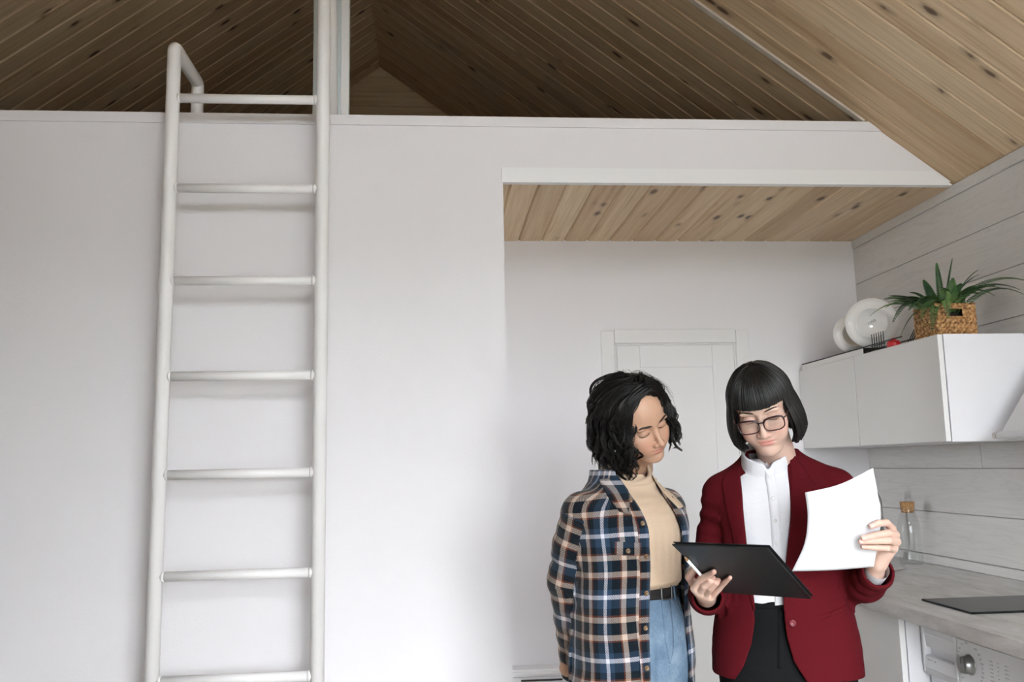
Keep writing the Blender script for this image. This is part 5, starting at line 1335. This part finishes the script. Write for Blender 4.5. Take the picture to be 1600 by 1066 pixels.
V1, Q1, c1 = back_hand(wrR, np.array(hR)-np.array(wrR), (-.6, .8, 0)); V2, Q2, c2 = back_hand(wrL, (-.55, .1, -.8), (.5, .8, 0))
VB, QB, CB = cat_mesh([(xf(V, hmL), Q, c), (V1, Q1, c1), (V2, Q2, c2), (V3, Q3, skL)])
link('body', np_mesh('body', VB, QB, M['skin'], True, CB), eL)
face_parts(FL, hmL, eL, PL)
V, Q = hair_curly(); link('hair', np_mesh('hair', xf(V, hmL), Q, M['hair']), eL)
# roll-neck sweater
swt = stack(smooth_table([(.978, 0, -.006, .118, .092), (1.006, 0, -.012, .134, .108), (1.05, 0, -.014, .136, .112), (1.10, 0, -.014, .140, .114), (1.16, 0, -.012, .146, .112), (1.21, 0, -.002, .146, .094), (1.25, 0, .014, .110, .074), (1.285, 0, .026, .072, .062), (1.30, 0, .030, .064, .058)]))
FW = cloth_field((-.19, -.16, .95), (.19, .14, 1.40), .0032, swt, [], 0, 0, .0022, 21)
na = np.array(LL((.548, 2.565, 1.262))); nb = np.array(LL((.540, 2.530, 1.342)))
FW.union((-.12, -.13, 1.22), (.12, .16, 1.38), ringfn(na, nb, .070, .064, .0055, None, .040), .008)
FW.union((-.12, -.13, 1.22), (.12, .16, 1.38), ringfn(na-np.array([0, .004, .016]), na+(nb-na)*.36, .080, .074, .0060, None, .012), .012)
for k, (dx, zz, a) in enumerate(((.0, 1.235, .004), (-.02, 1.214, .003), (.02, 1.19, .0025), (-.01, 1.005, .006), (.03, 1.01, .005))): FW.bump((dx, -.10, zz), (.05, .06, .0065), a)
for k in range(6): FW.bump((-.06+.025*k, -.11, 1.08+.012*(k % 3)), (.007, .05, .05), .002)
V, Q = FW.mesh(); sw = link('sweater', np_mesh('sweater', V, Q, M['knit']), eL)
# jeans and belt
jt = stack(smooth_table([(.70, 0, .0, .140, .085), (.75, 0, .0, .156, .110), (.81, 0, .0, .160, .118), (.88, 0, -.003, .152, .114), (.96, 0, -.006, .134, .104), (1.016, 0, -.006, .126, .098)]))
F = Field((-.2, -.17, .0), (.2, .17, 1.03), .005); F.union(jt.lo, jt.hi, jt, 0)
for s in (-1, 1): F.chain([(s*.085, -.004, .78), (s*.092, -.012, .45), (s*.09, .01, .06)], [.080, .068, .064], .03, .03)
F.bump((0, -.12, .76), (.006, .05, .06), -.008)
sl, X, Y, Z = F.all(); F.D[sl] = np.maximum(F.D[sl], .045-Z); F.D[sl] += (.0032*noise3((X, Y, Z*.6), 7, 22)).astype(np.float32)
V, Q = F.mesh(); je = link('jeans', np_mesh('jeans', V, Q, M['denim']), eL)
def jp(name, l, r_, n, m, lift, th, mat=None): V, Q = grid_patch(F, l, r_, n, m, lift, th); return link(name, np_mesh(name, V, Q, mat or M['denim']), je)
jp('waistband', [(-.118, 1.008), (-.118, 0.988), (-.118, 0.968)], [(.118, 1.008), (.118, 0.988), (.118, 0.968)], 5, 30, .0018, .003)
jp('fly', [(.022, 0.967), (.022, .90), (.026, .84), (.034, .80)], [(.054, 0.967), (.054, .90), (.050, .84), (.036, .80)], 16, 5, .0018, .002)
jp('pocket_edge', [(-.120, 0.925), (-.095, 0.935), (-.07, 0.966)], [(-.120, .898), (-.090, 0.928), (-.062, 0.966)], 10, 3, .0025, .002)
jp('pocket_edge', [(.062, 0.966), (.090, 0.928), (.120, .898)], [(.07, 0.966), (.095, 0.935), (.120, 0.925)], 10, 3, .0025, .002)
bl_ = jp('belt', [(-.122, 1.005), (-.122, .986), (-.122, .967)], [(.122, 1.005), (.122, .986), (.122, .967)], 5, 34, .0050, .003, M['belt']); bl_.parent = eL
yb = F.front(.03, .986)
v, f = tube_data(rounded_path([(.020, yb-.009, 1.006), (.056, yb-.006, 1.006), (.056, yb-.006, .966), (.020, yb-.009, .966), (.020, yb-.009, 1.006)], .004, 3), .0022, 8); link('buckle', mesh_data('buckle', v, f, M['knob'], True), bl_)
for xx in (-.030, .072): jp('belt_loop', [(xx-.005, 1.006), (xx-.005, .985), (xx-.005, .958)], [(xx+.005, 1.006), (xx+.005, .985), (xx+.005, .958)], 8, 3, .0085, .002)
for s in (-1, 1): shoe(eL, s*.09, .0, s*.15, M['white'])
# checked flannel shirt, open at the front
stt = stack(smooth_table([(.665, 0, .006, .182, .138), (.80, 0, .006, .180, .136), (.92, 0, .002, .172, .130), (1.02, 0, -.004, .168, .128), (1.10, 0, -.006, .168, .130), (1.17, 0, -.004, .172, .126), (1.215, 0, .006, .170, .108), (1.245, 0, .016, .140, .092), (1.275, 0, .026, .100, .084), (1.300, 0, .032, .086, .080), (1.315, 0, .034, .083, .078)]))
aR = ([(-.146, .014, 1.205), tuple((np.array(shR)*.45+np.array(elb)*.55)), elb, wrR], [.052, .056, .055, .044])
aL = ([(.146, .014, 1.205), tuple((np.array(shL_)*.45+np.array(elbL)*.55)), elbL, wrL], [.052, .054, .054, .044])
FT = cloth_field((-.32, -.17, .645), (.29, .30, 1.335), .0036, stt, [aR, aL], 0, .028, .0022, 33)
arm_folds(FT, *aR, amp=.0035, seed=4); arm_folds(FT, *aL, amp=.0035, seed=5)
sl, X, Y, Z = FT.all()
FT.D[sl] += (.005*np.clip((1.12-Z)/.25, 0, 1)*np.sin(X*44+2.2*np.sin(Z*9)+1.0)*(Y < .05)).astype(np.float32)
shellify(FT, .0065)
FTS = cloth_field((-.20, -.17, .645), (.20, .02, 1.335), .0036, stt, [], 0, .028, .0022, 33)
s2, X2, Y2, Z2 = FTS.all(); FTS.D[s2] += (.005*np.clip((1.12-Z2)/.25, 0, 1)*np.sin(X2*44+2.2*np.sin(Z2*9)+1.0)).astype(np.float32)
end_cut(FT, wrR, np.array(wrR)-np.array(elb), .055); end_cut(FT, wrL, np.array(wrL)-np.array(elbL), .055)
zo = np.array([.64, .74, .86, .96, 1.05, 1.15, 1.22, 1.27, 1.34]); xlo = np.array([-.044, -.040, -.034, -.031, -.030, -.032, -.038, -.050, -.062]); xro = np.array([.118, .115, .112, .110, .106, .092, .078, .076, .080])
FT.D[sl] = np.maximum(FT.D[sl], -np.maximum(np.maximum(np.interp(Z, zo, xlo)-X, X-np.interp(Z, zo, xro)), Y+.02-.10*np.clip(Z-1.26, 0, 1)*8))
FT.D[sl] = np.maximum(FT.D[sl], .672-Z)
def seg_uv(P, pts, u0):
    """distance to an arm chain, and (around, along) cloth coordinates"""
    best = np.full(len(P), 9.0); U = np.zeros((len(P), 2)); acc = 0
    for i in range(len(pts)-1):
        a, b = np.array(pts[i]), np.array(pts[i+1]); d = b-a; L = np.linalg.norm(d); d = d/L
        s = (P-a)@d; sc_ = np.clip(s, 0, L); rr = P-a-np.outer(sc_, d); r = np.linalg.norm(rr, axis=1)
        ref = np.array([0, 1.0, 0]); ref = ref-d*(ref@d); ref /= np.linalg.norm(ref); e2_ = np.cross(d, ref)
        ang = np.arctan2(rr@e2_, rr@ref); m = r < best; best = np.where(m, r, best)
        U[m, 0] = (ang*.054+u0)[m]; U[m, 1] = -(acc+s)[m]; acc += L
    return best, U
def shirt_uv(P, Cn):
    cx, cy, w, d = stt.at(Cn[:, 2]); q = (np.abs((Cn[:, 0]-cx)/w)**2.4+np.abs((Cn[:, 1]-cy)/d)**2.4)**(1/2.4); dt = (q-1)*np.minimum(w, d)
    th = np.arctan2(P[:, 0], -(P[:, 1]-.0)*1.25); thc = np.arctan2(Cn[:, 0], -Cn[:, 1]*1.25); th = thc+((th-thc+np.pi) % (2*np.pi)-np.pi)
    U = np.stack([th*.185+.030+.004*np.sin(P[:, 2]*22), P[:, 2]+.006*np.sin(P[:, 0]*20)], 1)
    for pts, u0, sg in ((aR[0], .03, -1), (aL[0], .07, 1)):
        bc, _ = seg_uv(Cn, pts, u0); _, ua = seg_uv(P, pts, u0); d0 = np.array(pts[1])-np.array(pts[0]); s0 = (Cn-np.array(pts[0]))@d0/np.linalg.norm(d0); m = (s0 > .004) & (((bc-.060) < dt+.004) & (np.abs(Cn[:, 0]) > .135) | (Cn[:, 1] > .16)); U[m] = ua[m]
    return U
V, Q = FT.mesh(); me = np_mesh('shirt', V, Q, M['plaid']); add_uv(me, shirt_uv); st_ = link('shirt', me, eL)
flat_uv = lambda ou, ov: (lambda P, Cn: np.stack([P[:, 0]+ou, P[:, 2]+ov], 1))
def sp_(name, l, r_, n, m, lift, th, uv=None, mat=None, bow=0):
    V, Q = grid_patch(FTS, l, r_, n, m, lift, th, bow); me = np_mesh(name, V, Q, mat or M['plaid']); add_uv(me, uv or flat_uv(.028, 0)); return link(name, me, st_)
def eo(z): return float(np.interp(z, zo, xlo))
def er(z): return float(np.interp(z, zo, xro))
zb_ = [1.255, 1.22, 1.15, 1.05, .95, .85, .75, .68]
sp_('placket', [(eo(z)-.030, z) for z in zb_], [(eo(z)+.002, z) for z in zb_], 50, 5, .0022, .002, flat_uv(.028+.002, 0))
sp_('placket', [(er(z)-.002, z) for z in zb_], [(er(z)+.030, z) for z in zb_], 50, 5, .0022, .002, flat_uv(.05, 0))
# collar leaves: checked on one side, pale inner face turned out on the other
sp_('collar', [(-.088, 1.288), (-.100, 1.262), (-.106, 1.236), (-.098, 1.204)], [(-.056, 1.300), (-.050, 1.274), (-.048, 1.248), (-.078, 1.198)], 16, 8, .0075, .003, flat_uv(.0, .02), None, .002)
cl2 = sp_('collar', [(.066, 1.302), (.068, 1.276), (.074, 1.248), (.098, 1.204)], [(.094, 1.294), (.110, 1.266), (.124, 1.232), (.128, 1.208)], 16, 8, .0085, .003, None, M['knit'], .002); cl2['label'] = 'pale turned-out inner face of the collar'
yk = FTS.front(.104, 1.232); v, f = tube_data([(.098, yk-.010, 1.236), (.109, yk-.009, 1.226)], .0018, 6); link('buttonhole', mesh_data('buttonhole', v, f, M['belt'], True), st_)
for z in (1.232, 1.172, 1.085, .99, .90, .80):
    x = eo(z)-.012; y = FTS.front(x, z); button('button', (x, y-.0045, z), (-.1, -1, 0), .0068, M['shell_button'], st_)
# chest pocket with buttoned flap
px0, px1 = -.128, -.058
sp_('pocket_flap', [(px0-.002, 1.128), (px0-.002, 1.112), (px0+.002, 1.092)], [(px1+.002, 1.122), (px1+.002, 1.106), (px1-.002, 1.088)], 8, 12, .0048, .002, flat_uv(.028, 0))
xb = (px0+px1)/2; button('button', (xb, FTS.front(xb, 1.102)-.007, 1.102), (-.25, -1, 0), .0066, M['shell_button'], st_)
cfp = np.array(wrR); cfd = (np.array(elb)-cfp)/np.linalg.norm(np.array(elb)-cfp)
v, f = tube_data([tuple(cfp+cfd*.002), tuple(cfp+cfd*.035), tuple(cfp+cfd*.065)], [.0465, .0475, .048], 28, False)
me = mesh_data('cuff', v, f, M['plaid'], True); add_uv(me, lambda P, Cn: seg_uv(P, aR[0], .03)[1]+np.array([0, .05])); cu = link('cuff', me, st_)
vw = invL.to_3x3()@Vector((0, -1, 0)); button('button', tuple(cfp+cfd*.03+np.array(vw)*.048), tuple(vw), .0062, M['shell_button'], st_)
